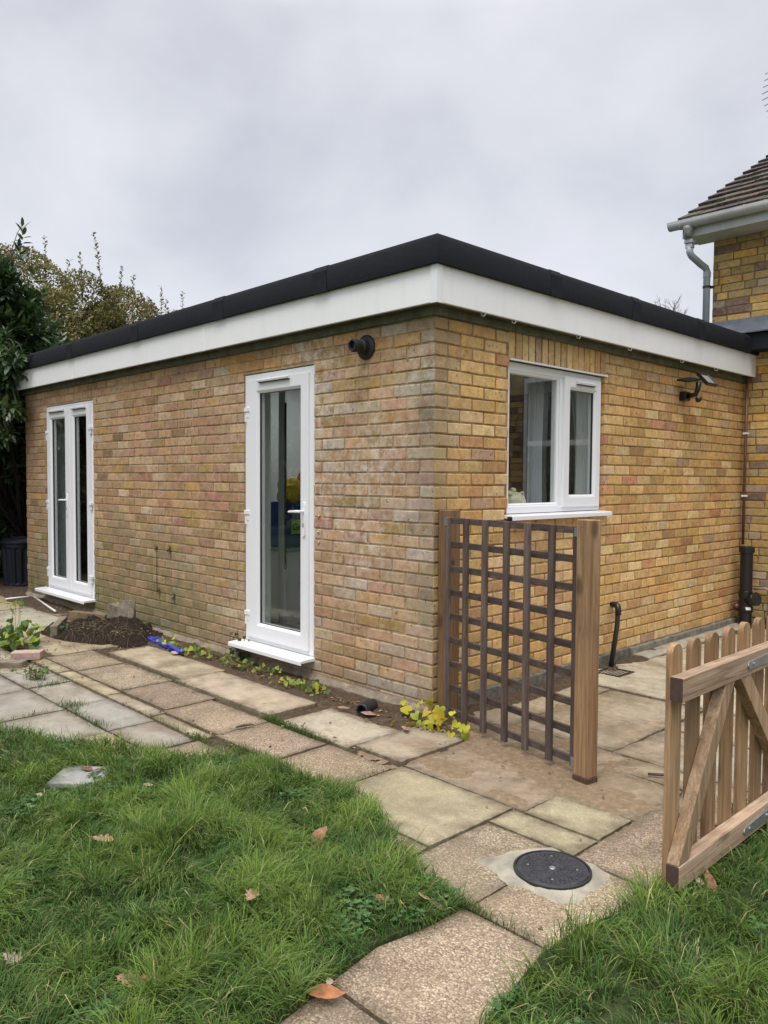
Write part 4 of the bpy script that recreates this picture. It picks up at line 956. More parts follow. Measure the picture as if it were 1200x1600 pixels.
part(MB().ring((-.065, -.095, .065, .095), (-.052, -.082, .052, .082), -.012, .014, ml, bead=.003).box((-.064, -.094, -.0135), (.064, .094, -.002), M=ml), 'lamp_head', M_black, fd)
part(MB().box((-.052, -.082, -.001), (.052, .082, .006), M=ml), 'lens', mat('lamp_lens', (.28, .29, .28), .15, noise_=(80, .1)), fd)
mr_ = MT((.09, 3.02, 2.225), Matrix.Rotation(math.radians(12), 3, 'Y') @ Matrix.Rotation(math.radians(10), 3, 'X'))
part(MB().box((-.05, -.10, -.008), (.06, .10, .008), M=mr_), 'solar_panel', M_black, fd, bevel=.003)
# thin brown pipe in the corner
bp_ = empty('brown_pipe', (.055, 4.31, 0), 'thin brown vertical pipe in the corner between extension and house', 'pipe')
part(MB().tube([(.052, 4.335, .78), (.055, 4.335, 2.36)], .0125, 10), 'pipe', M_copper, bp_, smooth=True)
for z in (1.83, 1.235): part(MB().box((.030, 4.318, z), (.080, 4.352, z+.018)), 'pipe_clip', M_label, bp_, bevel=.002)
# soil stack
ss = empty('soil_stack', (.13, 4.22, 0), 'thick black plastic soil pipe with open socket top in the far wall corner', 'pipe')
cx, cy = .13, 4.235
MS = lambda x, y, h: (cx+x, cy+y, h)
part(MB().lathe([(.056, 0), (.056, .29), (.062, .29), (.062, .345), (.056, .35), (.056, .71), (.068, .712), (.070, .72), (.070, .765), (.064, .768), (.058, .767), (.055, .74), (.001, .74)], MS, 28), 'pipe', M_black, ss, bevel=.001)
part(MB().lathe([(.063, .15), (.066, .155), (.066, .20), (.063, .205)], MS, 28), 'collar', M_black, ss, smooth=True)
part(MB().tube([(cx, cy, .26), (cx+.075, cy-.02, .275), (cx+.105, cy-.03, .285)], .05, 18, rs=[.05, .056, .056]), 'branch', M_black, ss, smooth=True)
part(MB().tube([(cx+.104, cy-.030, .285), (cx+.118, cy-.034, .287)], .064, 20), 'access_cap', M_black_matt, ss, bevel=.002)
part(MB().box((-.024, -.013, 0), (.024, .013, .0015), M=MT((cx+.046, cy-.052, .190), Matrix(((.66, -.3, .69), (.75, .26, -.61), (0.0, .92, .40))))), 'sticker', M_label, ss)
mb = MB(); mb.tube([(.03, 4.30, .16), (.05, 4.25, .21), (.06, 4.19, .19)], .025, 10); part(mb, 'side_stub', M_copper, ss, smooth=True)
wp = empty('condensate_pipe', (.26, 4.33, 0), 'thin grey and brown bent pipes on the house wall beside the soil pipe', 'pipe')
part(MB().tube([(.16, 4.36, .36), (.27, 4.35, .375), (.30, 4.35, .36), (.305, 4.35, .33), (.30, 4.35, .02)], .012, 10), 'pipe', M_gutdark, wp, smooth=True)
part(MB().tube([(.20, 4.34, .055), (.60, 4.32, .06)], .022, 10), 'low_pipe', M_black_matt, wp, smooth=True)
# black waste pipe into gully
wa = empty('waste_pipe', (.05, 1.95, 0), 'black waste pipe elbow coming out of the right wall down to a drain grate', 'pipe')
part(MB().tube([(-.01, 2.01, .445), (.04, 2.00, .447), (.060, 1.99, .440), (.069, 1.985, .415), (.071, 1.975, .30), (.105, 1.83, -.005)], .0185, 16), 'pipe', M_black, wa, smooth=True)
part(MB().tube([(.015, 2.005, .446), (.045, 2.0, .447), (.062, 1.992, .440), (.070, 1.987, .415), (.071, 1.984, .375)], .023, 16), 'elbow', M_black, wa, smooth=True)
gu = empty('drain_grate', (.21, 1.72, 0), 'small black square drain grate in the concrete below the waste pipe', 'drain')
part(MB().ring((.10, 1.61, .30, 1.83), (.118, 1.628, .282, 1.812), .002, .012, lambda u, v, h: (u, v, h)), 'frame', M_black, gu)
mb = MB(); mb.box((.118, 1.628, -.02), (.282, 1.812, -.015))
for i_ in range(7): mb.box((.122+.0235*i_, 1.628, -.014), (.134+.0235*i_, 1.812, .009))
part(mb, 'bars', M_black, gu)
# brass screw caps by the door
for i_, (x, z, wh_) in enumerate(((-1.045, 1.133, 'uppermost'), (-1.05, 1.025, 'middle'), (-1.045, .955, 'lowest'))):
    tag(MB().lathe([(.006, -.004), (.009, .004), (.005, .012)], lambda a, b, h: (x+a, -h, z+b), 10).build('wall_plug', M_brass), '%s of the three brass plugs in the bricks right of the door handle' % wh_, 'wall plug')

# ================================================================== TRELLIS AND POSTS
def tri_post(cx, cy, w_, z0, z1, root, material, name='post'):
    return part(MB().box((cx-w_/2, cy-w_/2, z0), (cx+w_/2, cy+w_/2, z1)), name, material, root, bevel=.004, seg=2)
p1 = empty('fence_post', (1.15, -.21, 0), 'square light brown timber post standing on the paving at the open end of the trellis', 'post', 'posts holding the trellis')
MP = MT((1.150, -.212, 0), Matrix.Rotation(math.radians(-9), 3, 'Z'))
part(MB().box((-.042, -.035, .028), (.042, .035, 1.207), M=MP), 'post', M_wood_z, p1, bevel=.004)
part(MB().box((-.044, -.037, -.01), (.044, .037, .0285), M=MP), 'post_foot', mat('dark_foot_timber', (.075, .04, .025), .7, noise_=(40, .4)), p1, bevel=.003)  # darker band around the foot of the post
p2 = empty('fence_post', (.05, .07, 0), 'darker brown timber post fixed at the brick corner beside the trellis', 'post', 'posts holding the trellis')
part(MB().box((.006, .035, -.02), (.098, .125, 1.208)), 'post', M_wood_old, p2, bevel=.004)
tr = empty('trellis', (.6, -.06, 0), 'dark brown square lattice trellis panel between the two timber posts', 'trellis')
TA, TB = Vector((.128, -.012, 0)), Vector((1.106, -.190, 0)); TL = (TB-TA).length; tdir = (TB-TA).normalized(); tn = Vector((tdir.y, -tdir.x, 0))   # tn towards the camera side
def MTT(u, v, h): q = TA+tdir*u+tn*h; return (q.x, q.y, v)
TZ0, TZ1 = .055, 1.172
for i_ in range(9):
    z = TZ0+(TZ1-TZ0-.034)*i_/8; part(MB().box((.0, z, -.011), (TL, z+.034, .008), M=MTT), 'horizontal_lath', M_trellis_x, tr, bevel=.0015)
for i_ in range(7):
    u = (TL-.036)*i_/6+(0 if i_ in (0, 6) else random.uniform(-.006, .006)); part(MB().box((u, TZ0-.022 if i_ not in (0, 6) else TZ0-.002, .0085), (u+.036, TZ1+.001, .028), M=MTT), 'vertical_lath', M_trellis_z, tr, bevel=.0015)
for u, z in ((-.004, TZ1-.045), (TL-.026, TZ1-.045), (-.004, TZ0), (TL-.026, TZ0)):
    part(MB().box((u, z, .0285), (u+.03, z+.042, .0305), M=MTT), 'bracket', M_steel, tr)

# ================================================================== GATE
gt = empty('picket_gate', (1.93, -.4, 0), 'open timber picket gate with rounded tops and diagonal braces at the right edge', 'gate')
GX = 1.905
for i_ in range(8):
    y = -.935+.142*i_; pts = [(y, -.0 if i_ == 0 else .025), (y+.074, -.0 if i_ == 0 else .025)]+[(y+.037+.037*math.cos(q), .818+.037*math.sin(q)) for q in np.linspace(0, PI, 13)]
    part(MB().prism(pts, GX-.022, GX, lambda a, b, h: (h, a, b)), 'picket', M_wood_z, gt, bevel=.002)
for z, lab in ((.677, 'top'), (.062, 'bottom')):
    part(MB().box((GX+.0005, -.952, z), (GX+.046, .16, z+.080)), 'rail', M_wood_y, gt, bevel=.0035)
    part(MB().box((GX+.002, -.9528, z+.002), (GX+.0445, -.9515, z+.078)), 'rail_end', M_endgrain, gt)
M_brace = wood_material('brace_timber', (.25, .15, .08), (.38, .25, .145), (.50, .35, .22), 2)
def brace(y0, z0, y1, z1, wd, clip):
    d_ = Vector((y1-y0, z1-z0)).normalized(); n_ = Vector((-d_.y, d_.x))*wd/2
    # horizontal cuts at both ends
    def atz(s_, z): # point on the edge line offset s_ at height z
        k = (z-(z0+s_*n_.y))/d_.y; return (y0+s_*n_.x+k*d_.x, z)
    pts = [atz(1, z0), atz(-1, z0), atz(-1, z1), atz(1, z1)]
    part(MB().prism(pts, GX+.0008, GX+.043, lambda a, b, h: (h, a, b)), 'brace', M_brace, gt, bevel=.003)
brace(-.915, .1425, -.575, .6765, .066, 0)
brace(.06, .1425, -.44, .6765, .066, 0)
for z in (.715, .098):
    pts = [(-.435, z-.008), (-.425, z-.014), (.10, z-.026), (.10, z+.026), (-.425, z+.014), (-.435, z+.008), (-.44, z)]
    h_ = part(MB().prism(pts, GX+.0463, GX+.0500, lambda a, b, h: (h, a, b)), 'hinge', M_steel, gt, bevel=.0008)
    mb = MB()
    for y in (-.39, -.22, -.05): mb.lathe([(.0075, 0), (.0075, .003), (.003, .0045)], lambda a, b, h: (GX+.050+h, y+a, z+b), 10)
    pieces(mb, 'screw_head', M_steel, gt)

# ================================================================== COVERS, LITTER
mh = empty('manhole_cover', (1.532, -1.042, 0), 'round black inspection cover set in pale cement in the paving', 'manhole cover')
mb = MB(); rn = random.Random(2); pts = []
PC = [(1.285, -1.165), (1.33, -1.02), (1.37, -.93), (1.42, -.875), (1.50, -.885), (1.60, -.875), (1.685, -.90), (1.715, -.97), (1.70, -1.06), (1.72, -1.16), (1.66, -1.215), (1.56, -1.20), (1.47, -1.225), (1.40, -1.19)]
for i_ in range(len(PC)):
    a, b = Vector(PC[i_]), Vector(PC[(i_+1) % len(PC)])
    for s_ in range(5):
        q = a.lerp(b, s_/5); pts.append((q.x+.012*nf(q.x*20, q.y*20, 1), q.y+.012*nf(q.x*20, q.y*20, 5)))
n = len(pts); vs = [(x, y, -.002) for x, y in pts]+[(1.532+(x-1.532)*.80, -1.042+(y+1.042)*.80, .011+.003*nf(x*30, y*30, 1)) for x, y in pts]+[(1.532, -1.042, .012)]
mb.add(vs, [(i_, (i_+1) % n, n+(i_+1) % n, n+i_) for i_ in range(n)]+[(n+i_, n+(i_+1) % n, 2*n) for i_ in range(n)])
part(mb, 'cement_surround', M_mortarpad, mh, smooth=True)
MM = lambda x, y, h: (1.532+x, -1.042+y, h)
part(MB().lathe([(.136, .008), (.136, .0185), (.131, .021), (.128, .020), (.127, .016), (.127, .008)], MM, 48), 'rim', M_black_matt, mh, bevel=.0006)
M_cover = mat('dusty_black_cover', (.028, .028, .032), .55, noise_=(45, .7), bump=(220, .8, .002))
mb = MB().lathe([(.1245, .008), (.1245, .018), (.122, .0195), (.001, .0200)], MM, 48)
for r_ in np.arange(.02, .115, .012):
    k = max(6, int(2*PI*r_/.016))
    for j_ in range(k):
        q = 2*PI*j_/k+r_*40; mb.box((-.0035, -.0012, .0196), (.0035, .0012, .0212), M=lambda a, b, h: (1.532+r_*math.cos(q)+a*math.cos(q+.8)-b*math.sin(q+.8), -1.042+r_*math.sin(q)+a*math.sin(q+.8)+b*math.cos(q+.8), h))
part(mb, 'lid', M_cover, mh)
mb = MB(); mb.lathe([(.012, .0198), (.010, .0225), (.004, .0228)], MM, 14)
for q in (.6, 2.2, 3.7, 5.3): mb.lathe([(.0045, .0200), (.0045, .0222), (.002, .0226)], lambda x, y, h: (1.532+.085*math.cos(q)+x, -1.042+.085*math.sin(q)+y, h), 8)
pieces(mb, 'bolt', M_steel, mh)

def rock(c, r, material, name, label, cat, seed, rot=0, squash=2.2):
    mb = MB(); nu, nv = 16, 10; vs = []
    for b in range(nv+1):
        for a in range(nu):
            q = 2*PI*a/nu; p_ = PI*b/nv; d_ = Vector((math.sin(p_)*math.cos(q), math.sin(p_)*math.sin(q), math.cos(p_)))
            e4 = (abs(d_.x)**squash*2+abs(d_.y)**squash*2+abs(d_.z)**squash*2)**(-1/squash)*1.35; k = e4*(1+.14*nf(d_.x*2+seed, d_.y*2, d_.z*2)+.05*nf(d_.x*7, d_.y*7, d_.z*7+seed))
            x, y = d_.x*r[0]*k, d_.y*r[1]*k
            vs.append((c[0]+x*math.cos(rot)-y*math.sin(rot), c[1]+x*math.sin(rot)+y*math.cos(rot), c[2]+d_.z*r[2]*k))
    mb.add(vs, [(b*nu+a, b*nu+(a+1) % nu, (b+1)*nu+(a+1) % nu, (b+1)*nu+a) for b in range(nv) for a in range(nu)])
    o = mb.build(name, material, smooth=True); return tag(o, label, cat)
def brickbat(c, s_, rz, material, name, label, cat, rx=0, ry=0):
    rt = Matrix.Rotation(rz, 3, 'Z') @ Matrix.Rotation(ry, 3, 'Y') @ Matrix.Rotation(rx, 3, 'X')
    o = MB().box((-s_[0]/2, -s_[1]/2, 0), (s_[0]/2, s_[1]/2, s_[2]), M=MT(c, rt)).build(name, material, bevel=.006, seg=3)
    dm = o.modifiers.new('sub', 'SUBSURF'); dm.subdivision_type = 'SIMPLE'; dm.levels = dm.render_levels = 3
    tx = D.textures.new('rough', 'CLOUDS'); tx.noise_scale = .04; q = o.modifiers.new('rough', 'DISPLACE'); q.texture = tx; q.strength = .008
    return tag(o, label, cat)
M_pinkbrick = mat('pinkish_brick', (.42, .30, .24), .9, noise_=(30, .25), bump=(60, .8, .004))
M_graystone = mat('rough_grey_stone', (.20, .165, .12), .95, noise_=(20, .4), bump=(50, 1, .006))
brickbat((-3.06, -1.20, .005), (.21, .10, .06), .95, M_pinkbrick, 'loose_brick', 'pale pinkish broken brick lying at the edge of the left flower bed', 'brick')
brickbat((-2.97, -1.44, -.01), (.40, .09, .055), .80, M_graystone, 'edging_stone', 'low mossy edging stone in front of the small leafy plant', 'stone')
brickbat((-3.78, -.06, .05), (.17, .06, .20), .55, M_graystone, 'upright_stone', 'grey stone slab standing upright in the soil heap by the french doors', 'stone', rx=-.25)
brickbat((-4.03, -.05, .04), (.15, .07, .14), .45, M_graystone, 'upright_stone', 'brownish stone behind and left of the upright slab in the soil heap', 'stone', ry=.2)
brickbat((-4.3, -.18, .0), (.46, .07, .085), .35, mat('weathered_board', (.18, .125, .07), .85, noise_=(25, .35), bump=(30, .6, .004)), 'timber_offcut', 'weathered timber offcut behind the soil heap below the french doors', 'timber')
brickbat((-3.97, -.60, .0), (.50, .06, .10), -.55, M_graystone, 'edging_stone', 'dark edging block along the left side of the soil heap', 'stone')
# soil heap
def heap_z(x, y):
    dx, dy = x+3.55, y+.36; c_, s_ = math.cos(-.35), math.sin(-.35); a, b = dx*c_-dy*s_, dx*s_+dy*c_
    q = max(0, 1-(a/.72)**2-(b/.36)**2); q = max(0, q+.35*nf(x*3, y*3, 7)*min(1, q*3)); return -.03+.135*q**.6*(1+.5*nf(x*5, y*5, 2))+.05*nf(x*11, y*11, 4)*min(1, q*4)+.022*nf(x*31, y*31, 4)*min(1, q*4)
M_heap = ground_mat('dark_topsoil', (.012, .009, .007), (.030, .021, .015), (.070, .048, .033), .015)
o = sheet('soil_heap', -4.4, -2.75, -.85, .0, .02, heap_z, lambda x, y: (0, 0, 0, 1), M_heap, kind='stuff')
o['label'] = 'dark heap of loose topsoil and roots against the wall'; o['category'] = 'soil heap'
M_root = mat('dry_roots', (.12, .085, .055), .9, noise_=(20, .3))
mb = MB(); rr = random.Random(9)
for _ in range(80):
    x, y = rr.uniform(-4.05, -3.0), rr.uniform(-.72, -.08); a = rr.uniform(0, 6.3); P = []
    for s_ in range(8): P.append((x, y, heap_z(x, y)+rr.uniform(.004, .022))); a += rr.uniform(-.7, .7); x += .035*math.cos(a); y += .035*math.sin(a)
    mb.tube(P, .0022, 5, rs=[rr.uniform(.0008, .0022)]*8)
tag(mb.build('root_tangle', M_root, smooth=True), 'tangle of thin dry roots lying over the soil heap', 'roots', kind='stuff')
# blue rope, black offcut, sticks
mb = MB(); rr = random.Random(4)
for j_ in range(5):
    P = []; 
    for s_ in range(22):
        f_ = s_/21; P.append((-3.03+.66*f_+rr.uniform(-.008, .008), -.205-.085*f_+.02*math.sin(f_*9+j_*1.3)+rr.uniform(-.006, .006), .022+.010*math.sin(f_*14+j_)+.006*j_))
    mb.tube(P, .009, 6)
tag(mb.build('blue_strap', M_blue, smooth=True), 'crumpled blue plastic strap lying along the foot of the wall', 'strap')
mb = MB(); mb.lathe([(.028, -.075), (.034, -.07), (.034, .03), (.040, .032), (.040, .07), (.034, .075), (.030, .075), (.028, .02)], MT((-.30, -.235, .036), Matrix.Rotation(math.radians(-62), 3, 'Z') @ Matrix.Rotation(PI/2, 3, 'Y') @ Matrix.Rotation(.15, 3, 'X')), 20)
tag(mb.build('pipe_offcut', M_black_matt, bevel=.001), 'short black plastic pipe offcut lying on the soil by the wall', 'pipe offcut')
M_bark = mat('bark', (.085, .062, .042), .95, noise_=(18, .45), bump=(30, 1, .008))
tag(MB().tube([(-.56, -.98, .018), (-.55, -.94, .022), (-.545, -.895, .019), (-.525, -.885, .020)], .006, 7, rs=[.004, .008, .007, .003]).build('stick', M_bark, smooth=True), 'short dark twig on the gravelly slab before the wall', 'stick')
tag(MB().tube([(1.33, .04, .018), (1.38, .07, .020), (1.43, .12, .018)], .006, 7, rs=[.006, .007, .004]).build('stick', M_bark, smooth=True), 'short dark twig on the paving left of the picket gate', 'stick')
tag(MB().tube([(-6.14, -.34, .02), (-6.09, -.10, .03)], .011, 8).build('white_pipe', M_white_metal, smooth=True), 'short white pipe lying in the shade left of the french doors', 'pipe offcut')
tag(MB().tube([(-6.02, -.07, .03), (-5.3, -.19, .022), (-4.95, -.25, .022)], .010, 8).build('white_pipe', M_white_metal, smooth=True), 'long thin white pipe lying on the slabs below the french doors', 'pipe offcut')
# sunken stone in the lawn
brickbat((-.385, -1.905, .006), (.25, .20, .040), .75, mat('lawn_stone', (.27, .265, .24), .9, noise_=(9, .5), bump=(40, .7, .004)), 'stepping_stone', 'grey stone slab sunk in the lawn at the left', 'stone', rx=.03)

# ---- bin in the dark corner
bn = empty('dustbin', (-7.35, .25, 0), 'dark ribbed dustbin in the deep shade at the far left', 'bin')
M_bin = mat('shade_dark_galvanised', (.010, .013, .022), .6, metal=.2, noise_=(10, .2))  # near-black colour stands for the deep shade around the bin
nu = 64; mb = MB(); vs = []
for h in (0, .03, .05, .48, .50, .55):
    for a in range(nu):
        q = 2*PI*a/nu; r_ = .19+.03*h/.55; r_ += (.008*(1 if a % 4 < 2 else -1) if .04 < h < .49 else .01); vs.append((-7.35+r_*math.cos(q), .25+r_*math.sin(q), h))
mb.add(vs, [(b*nu+a, b*nu+(a+1) % nu, (b+1)*nu+(a+1) % nu, (b+1)*nu+a) for b in range(5) for a in range(nu)]); part(mb, 'body', M_bin, bn)
part(MB().lathe([(.238, .54), (.240, .565), (.20, .60), (.05, .625), (.001, .63)], lambda x, y, h: (-7.35+x, .25+y, h), 32), 'lid', M_bin, bn, smooth=True)
# close-boarded fence added beyond to close off and darken that corner
fe = empty('added_board_fence', (-8.6, 1, 0), 'added dark close boarded fence darkening the corner behind the laurel', 'fence')
mb = MB(); rr = random.Random(3)
for i_ in range(46): y = -2.3+.14*i_; mb.box((-8.62+rr.uniform(0, .01), y, 0), (-8.59+rr.uniform(0, .01), y+.135, 1.85+rr.uniform(-.01, .01)))
part(mb, 'boards', mat('shade_dark_fence_boards', (.016, .012, .009), .9, noise_=(9, .4)), fe)  # boards coloured near-black to deepen the corner's shade
mb = MB(); mb.box((-8.585, -2.3, .35), (-8.53, 4.1, .42)); mb.box((-8.585, -2.3, 1.4), (-8.53, 4.1, 1.47)); pieces(mb, 'fence_rail', M_bark, fe)

# ================================================================== FOLIAGE
def leaf_mat(name, rough=.45, transl=.25, spec=.4):
    m_ = D.materials.new(name); m_.use_nodes = True; t = m_.node_tree; b = t.nodes['Principled BSDF']; o = t.nodes['Material Output']
    b.inputs['Roughness'].default_value = rough; b.inputs['Specular IOR Level'].default_value = spec
    c = N(t, 'ShaderNodeAttribute', attribute_name='Col').outputs['Color']
    t.links.new(c, b.inputs['Base Color']); tr_ = N(t, 'ShaderNodeBsdfTranslucent'); t.links.new(c, tr_.inputs[0])
    mx = N(t, 'ShaderNodeMixShader'); mx.inputs[0].default_value = transl; t.links.new(b.outputs[0], mx.inputs[1]); t.links.new(tr_.outputs[0], mx.inputs[2]); t.links.new(mx.outputs[0], o.inputs[0])
    return m_
M_grass = leaf_mat('grass_blade', .7, .3, .18); M_laurel = leaf_mat('laurel_leaf', .33, .15, .8); M_small = leaf_mat('small_leaf', .6, .25, .25); M_ivy = leaf_mat('ivy_leaf', .5, .3, .3)
def fast_mesh(name, V, quads, tris, cols, material, parent=None, smooth=True):
    me = D.meshes.new(name); nq, nt_ = len(quads), len(tris)
    me.vertices.add(len(V)); me.vertices.foreach_set('co', V.astype(np.float32).ravel())
    loops = np.concatenate([quads.ravel(), tris.ravel()]).astype(np.int32)
    me.loops.add(len(loops)); me.loops.foreach_set('vertex_index', loops)
    me.polygons.add(nq+nt_)
    ls = np.concatenate([np.arange(nq)*4, nq*4+np.arange(nt_)*3]).astype(np.int32); me.polygons.foreach_set('loop_start', ls)
    me.update(calc_edges=True); me.validate()
    a = me.attributes.new('Col', 'FLOAT_COLOR', 'POINT'); a.data.foreach_set('color', np.concatenate([cols, np.ones((len(cols), 1))], 1).astype(np.float32).ravel())
    if smooth: me.polygons.foreach_set('use_smooth', [True]*len(me.polygons))
    me.materials.append(material)
    o = D.objects.new(name, me); COL.objects.link(o)
    if parent: o.parent = parent
    return o
def blades(P, L, W, az, lean, C0, C1):
    """P base (n,3), returns verts, quads, tris, colours; each blade arches over by lean"""
    n = len(P); d = np.stack([np.cos(az), np.sin(az), np.zeros(n)], 1); s = np.stack([-np.sin(az), np.cos(az), np.zeros(n)], 1); tw = RNG.uniform(-.8, .8, n)
    s = s*np.cos(tw)[:, None]+d*np.sin(tw)[:, None]
    rows = []; cols = []
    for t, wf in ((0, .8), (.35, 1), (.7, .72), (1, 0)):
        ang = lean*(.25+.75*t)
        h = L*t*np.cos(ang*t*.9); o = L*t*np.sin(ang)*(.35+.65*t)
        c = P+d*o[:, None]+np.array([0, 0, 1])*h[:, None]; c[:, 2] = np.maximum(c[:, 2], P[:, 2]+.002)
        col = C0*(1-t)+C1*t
        if wf: rows += [c-s*(W*wf/2)[:, None], c+s*(W*wf/2)[:, None]]; cols += [col, col]
        else: rows.append(c); cols.append(col)
    V = np.stack(rows, 1).reshape(-1, 3); Cc = np.stack(cols, 1).reshape(-1, 3); b = np.arange(n)[:, None]*7
    q = np.concatenate([b+np.array([0, 1, 3, 2]), b+np.array([2, 3, 5, 4])]); t_ = b+np.array([4, 5, 6])
    return V, q, t_, Cc
def inpoly(X, Y, poly):
    c = np.zeros(len(X), bool); j = len(poly)-1
    for i in range(len(poly)):
        xi, yi = poly[i]; xj, yj = poly[j]
        if yi != yj: c ^= ((yi > Y) != (yj > Y)) & (X < (xj-xi)*(Y-yi)/(yj-yi)+xi)
        j = i
    return c
def vnoise(X, Y, s, z): return np.array([noise.noise(Vector((x*s, y*s, z))) for x, y in zip(X, Y)])
def to_px(X, Y, Z=.03):
    d = np.stack([X-cam_loc.x, Y-cam_loc.y, np.full(len(X), Z)-cam_loc.z], 1); f = d@np.array(F); f = np.where(f < .2, .2, f)
    return 600+f_px*(d@np.array(R2))/f, 800-f_px*(d@np.array(U2))/f
def grass(poly, n, name, box, seed):
    rg = np.random.default_rng(seed)
    X = rg.uniform(box[0], box[2], n); Y = rg.uniform(box[1], box[3], n)
    m_ = inpoly(X, Y, poly); X, Y = X[m_], Y[m_]
    px, py = to_px(X, Y); vis = (px > -120) & (px < 1320) & (py < 1760) & (py > 0); vis |= rg.random(len(X)) < .10
    X, Y = X[vis], Y[vis]; n = len(X)
    a = vnoise(X, Y, 1.5, 1); b = vnoise(X, Y, 5.5, 2); c = vnoise(X, Y, 13, 3); e = vnoise(X, Y, 3.1, 8)
    # tufts: pull the roots together and fan the blades out of the tuft centre
    ts = .13; gx, gy = np.floor(X/ts), np.floor(Y/ts)
    hx = np.modf(np.abs(np.sin(gx*127.1+gy*311.7)*43758.5))[0]; hy = np.modf(np.abs(np.sin(gx*269.5+gy*183.3)*43758.5))[0]
    cx, cy = (gx+.2+.6*hx)*ts, (gy+.2+.6*hy)*ts; k = .35
    X2, Y2 = X*(1-k)+cx*k, Y*(1-k)+cy*k
    m2 = inpoly(X2, Y2, poly); X2 = np.where(m2, X2, X); Y2 = np.where(m2, Y2, Y)
    az = np.arctan2(Y-cy, X-cx)+rg.normal(0, .7, n); flow = 1.6*a*3+e*4; mixf = rg.random(n) < .5; az = np.where(mixf, flow+rg.normal(0, .5, n), az)
    L = np.clip(.080+.065*b+.045*a+.035*(hx-.5)+rg.normal(0, .018, n), .020, .17); lean = np.clip(rg.normal(.95, .38, n)+.6*e, .1, 1.55)
    W = rg.uniform(.0018, .0042, n)
    base = np.array([.060, .120, .025]); dry = np.array([.34, .32, .14]); yg = np.array([.15, .23, .04]); dk = np.array([.032, .075, .022]); bl = np.array([.10, .16, .065])
    f = np.clip(.5+1.3*b+.6*c+.35*(hy-.5), 0, 1)[:, None]; Cb = base*(1-f)+yg*f
    g = np.clip(.1-1.8*a+.8*e, 0, 1)[:, None]*.6; Cb = Cb*(1-g)+dk*g
    h = (rg.random(n) < .15)[:, None]; Cb = np.where(h, Cb*.4+bl*.6, Cb)
    pd = .055+.09*np.clip(c+.2, 0, 1); h = (rg.random(n) < pd)[:, None]; Cb = np.where(h, dry*rg.uniform(.6, 1.2, n)[:, None], Cb)
    Cb = Cb*rg.uniform(.75, 1.3, n)[:, None]
    X2 = X2+rg.normal(0, .012, n); Y2 = Y2+rg.normal(0, .012, n)
    P = np.stack([X2, Y2, np.full(n, .012)], 1)
    L = np.where(((X2+.385)/.12)**2+((Y2+1.93)/.13)**2 < 1, .022, L)
    # long arching stems
    ln = rg.random(n) < .012; L = np.where(ln, L*1.7, L); lean = np.where(ln, 1.35, lean)
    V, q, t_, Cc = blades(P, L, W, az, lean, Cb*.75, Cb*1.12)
    return tag(fast_mesh(name, V, q, t_, Cc, M_grass), kind='stuff')
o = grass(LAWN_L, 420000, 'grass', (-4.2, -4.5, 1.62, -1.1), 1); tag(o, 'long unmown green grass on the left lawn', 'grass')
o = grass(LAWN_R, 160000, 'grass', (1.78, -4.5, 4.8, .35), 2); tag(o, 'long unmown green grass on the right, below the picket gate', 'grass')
# grass tufts in the joints
rg = np.random.default_rng(5)
def tufts(spots):
    Ps = []; 
    for (x, y, rx, ry, n) in spots:
        Ps.append(np.stack([rg.normal(x, rx, n), rg.normal(y, ry, n), np.full(n, -.004)], 1))
    P = np.concatenate(Ps); n = len(P); az = rg.uniform(0, 6.3, n); L = rg.uniform(.02, .055, n); W = rg.uniform(.0015, .003, n); lean = rg.uniform(.3, 1.4, n)
    Cb = np.array([.07, .12, .025])*rg.uniform(.6, 1.6, n)[:, None]
    V, q, t_, Cc = blades(P, L, W, az, lean, Cb*.8, Cb*1.1)
    o = fast_mesh('joint_grass', V, q, t_, Cc, M_grass); tag(o, 'small weeds and grass growing in the paving joints', 'weeds', kind='stuff')
tufts([(-.55, -.73, .05, .015, 260), (-.30, -.745, .14, .012, 420), (-.10, -1.12, .10, .012, 260), (-.57, -1.2, .05, .02, 160), (-.25, -1.16, .08, .015, 220), (-.95, -1.21, .2, .010, 90), (-1.64, -1.45, .06, .04, 170),
       (-1.35, -1.495, .12, .012, 110), (-.58, -1.45, .02, .06, 130), (-.80, -1.66, .12, .02, 260), (-.57, -1.62, .03, .05, 220), (-1.6, -1.72, .01, .08, 60), (-1.17, -1.49, .03, .02, 60), (1.78, -.02, .06, .06, 420), (1.47, -1.43, .05, .015, 160), (1.60, -1.44, .08, .008, 60),
       (-2.2, -1.36, .03, .08, 90), (-1.9, -.71, .25, .012, 90), (.43, -.95, .01, .1, 30), (-2.42, -1.38, .08, .03, 160), (1.87, -1.0, .04, .10, 420), (.1, -1.15, .1, .02, 160), (-1.2, -1.96, .1, .03, 400), (-.75, -1.95, .06, .06, 300)])

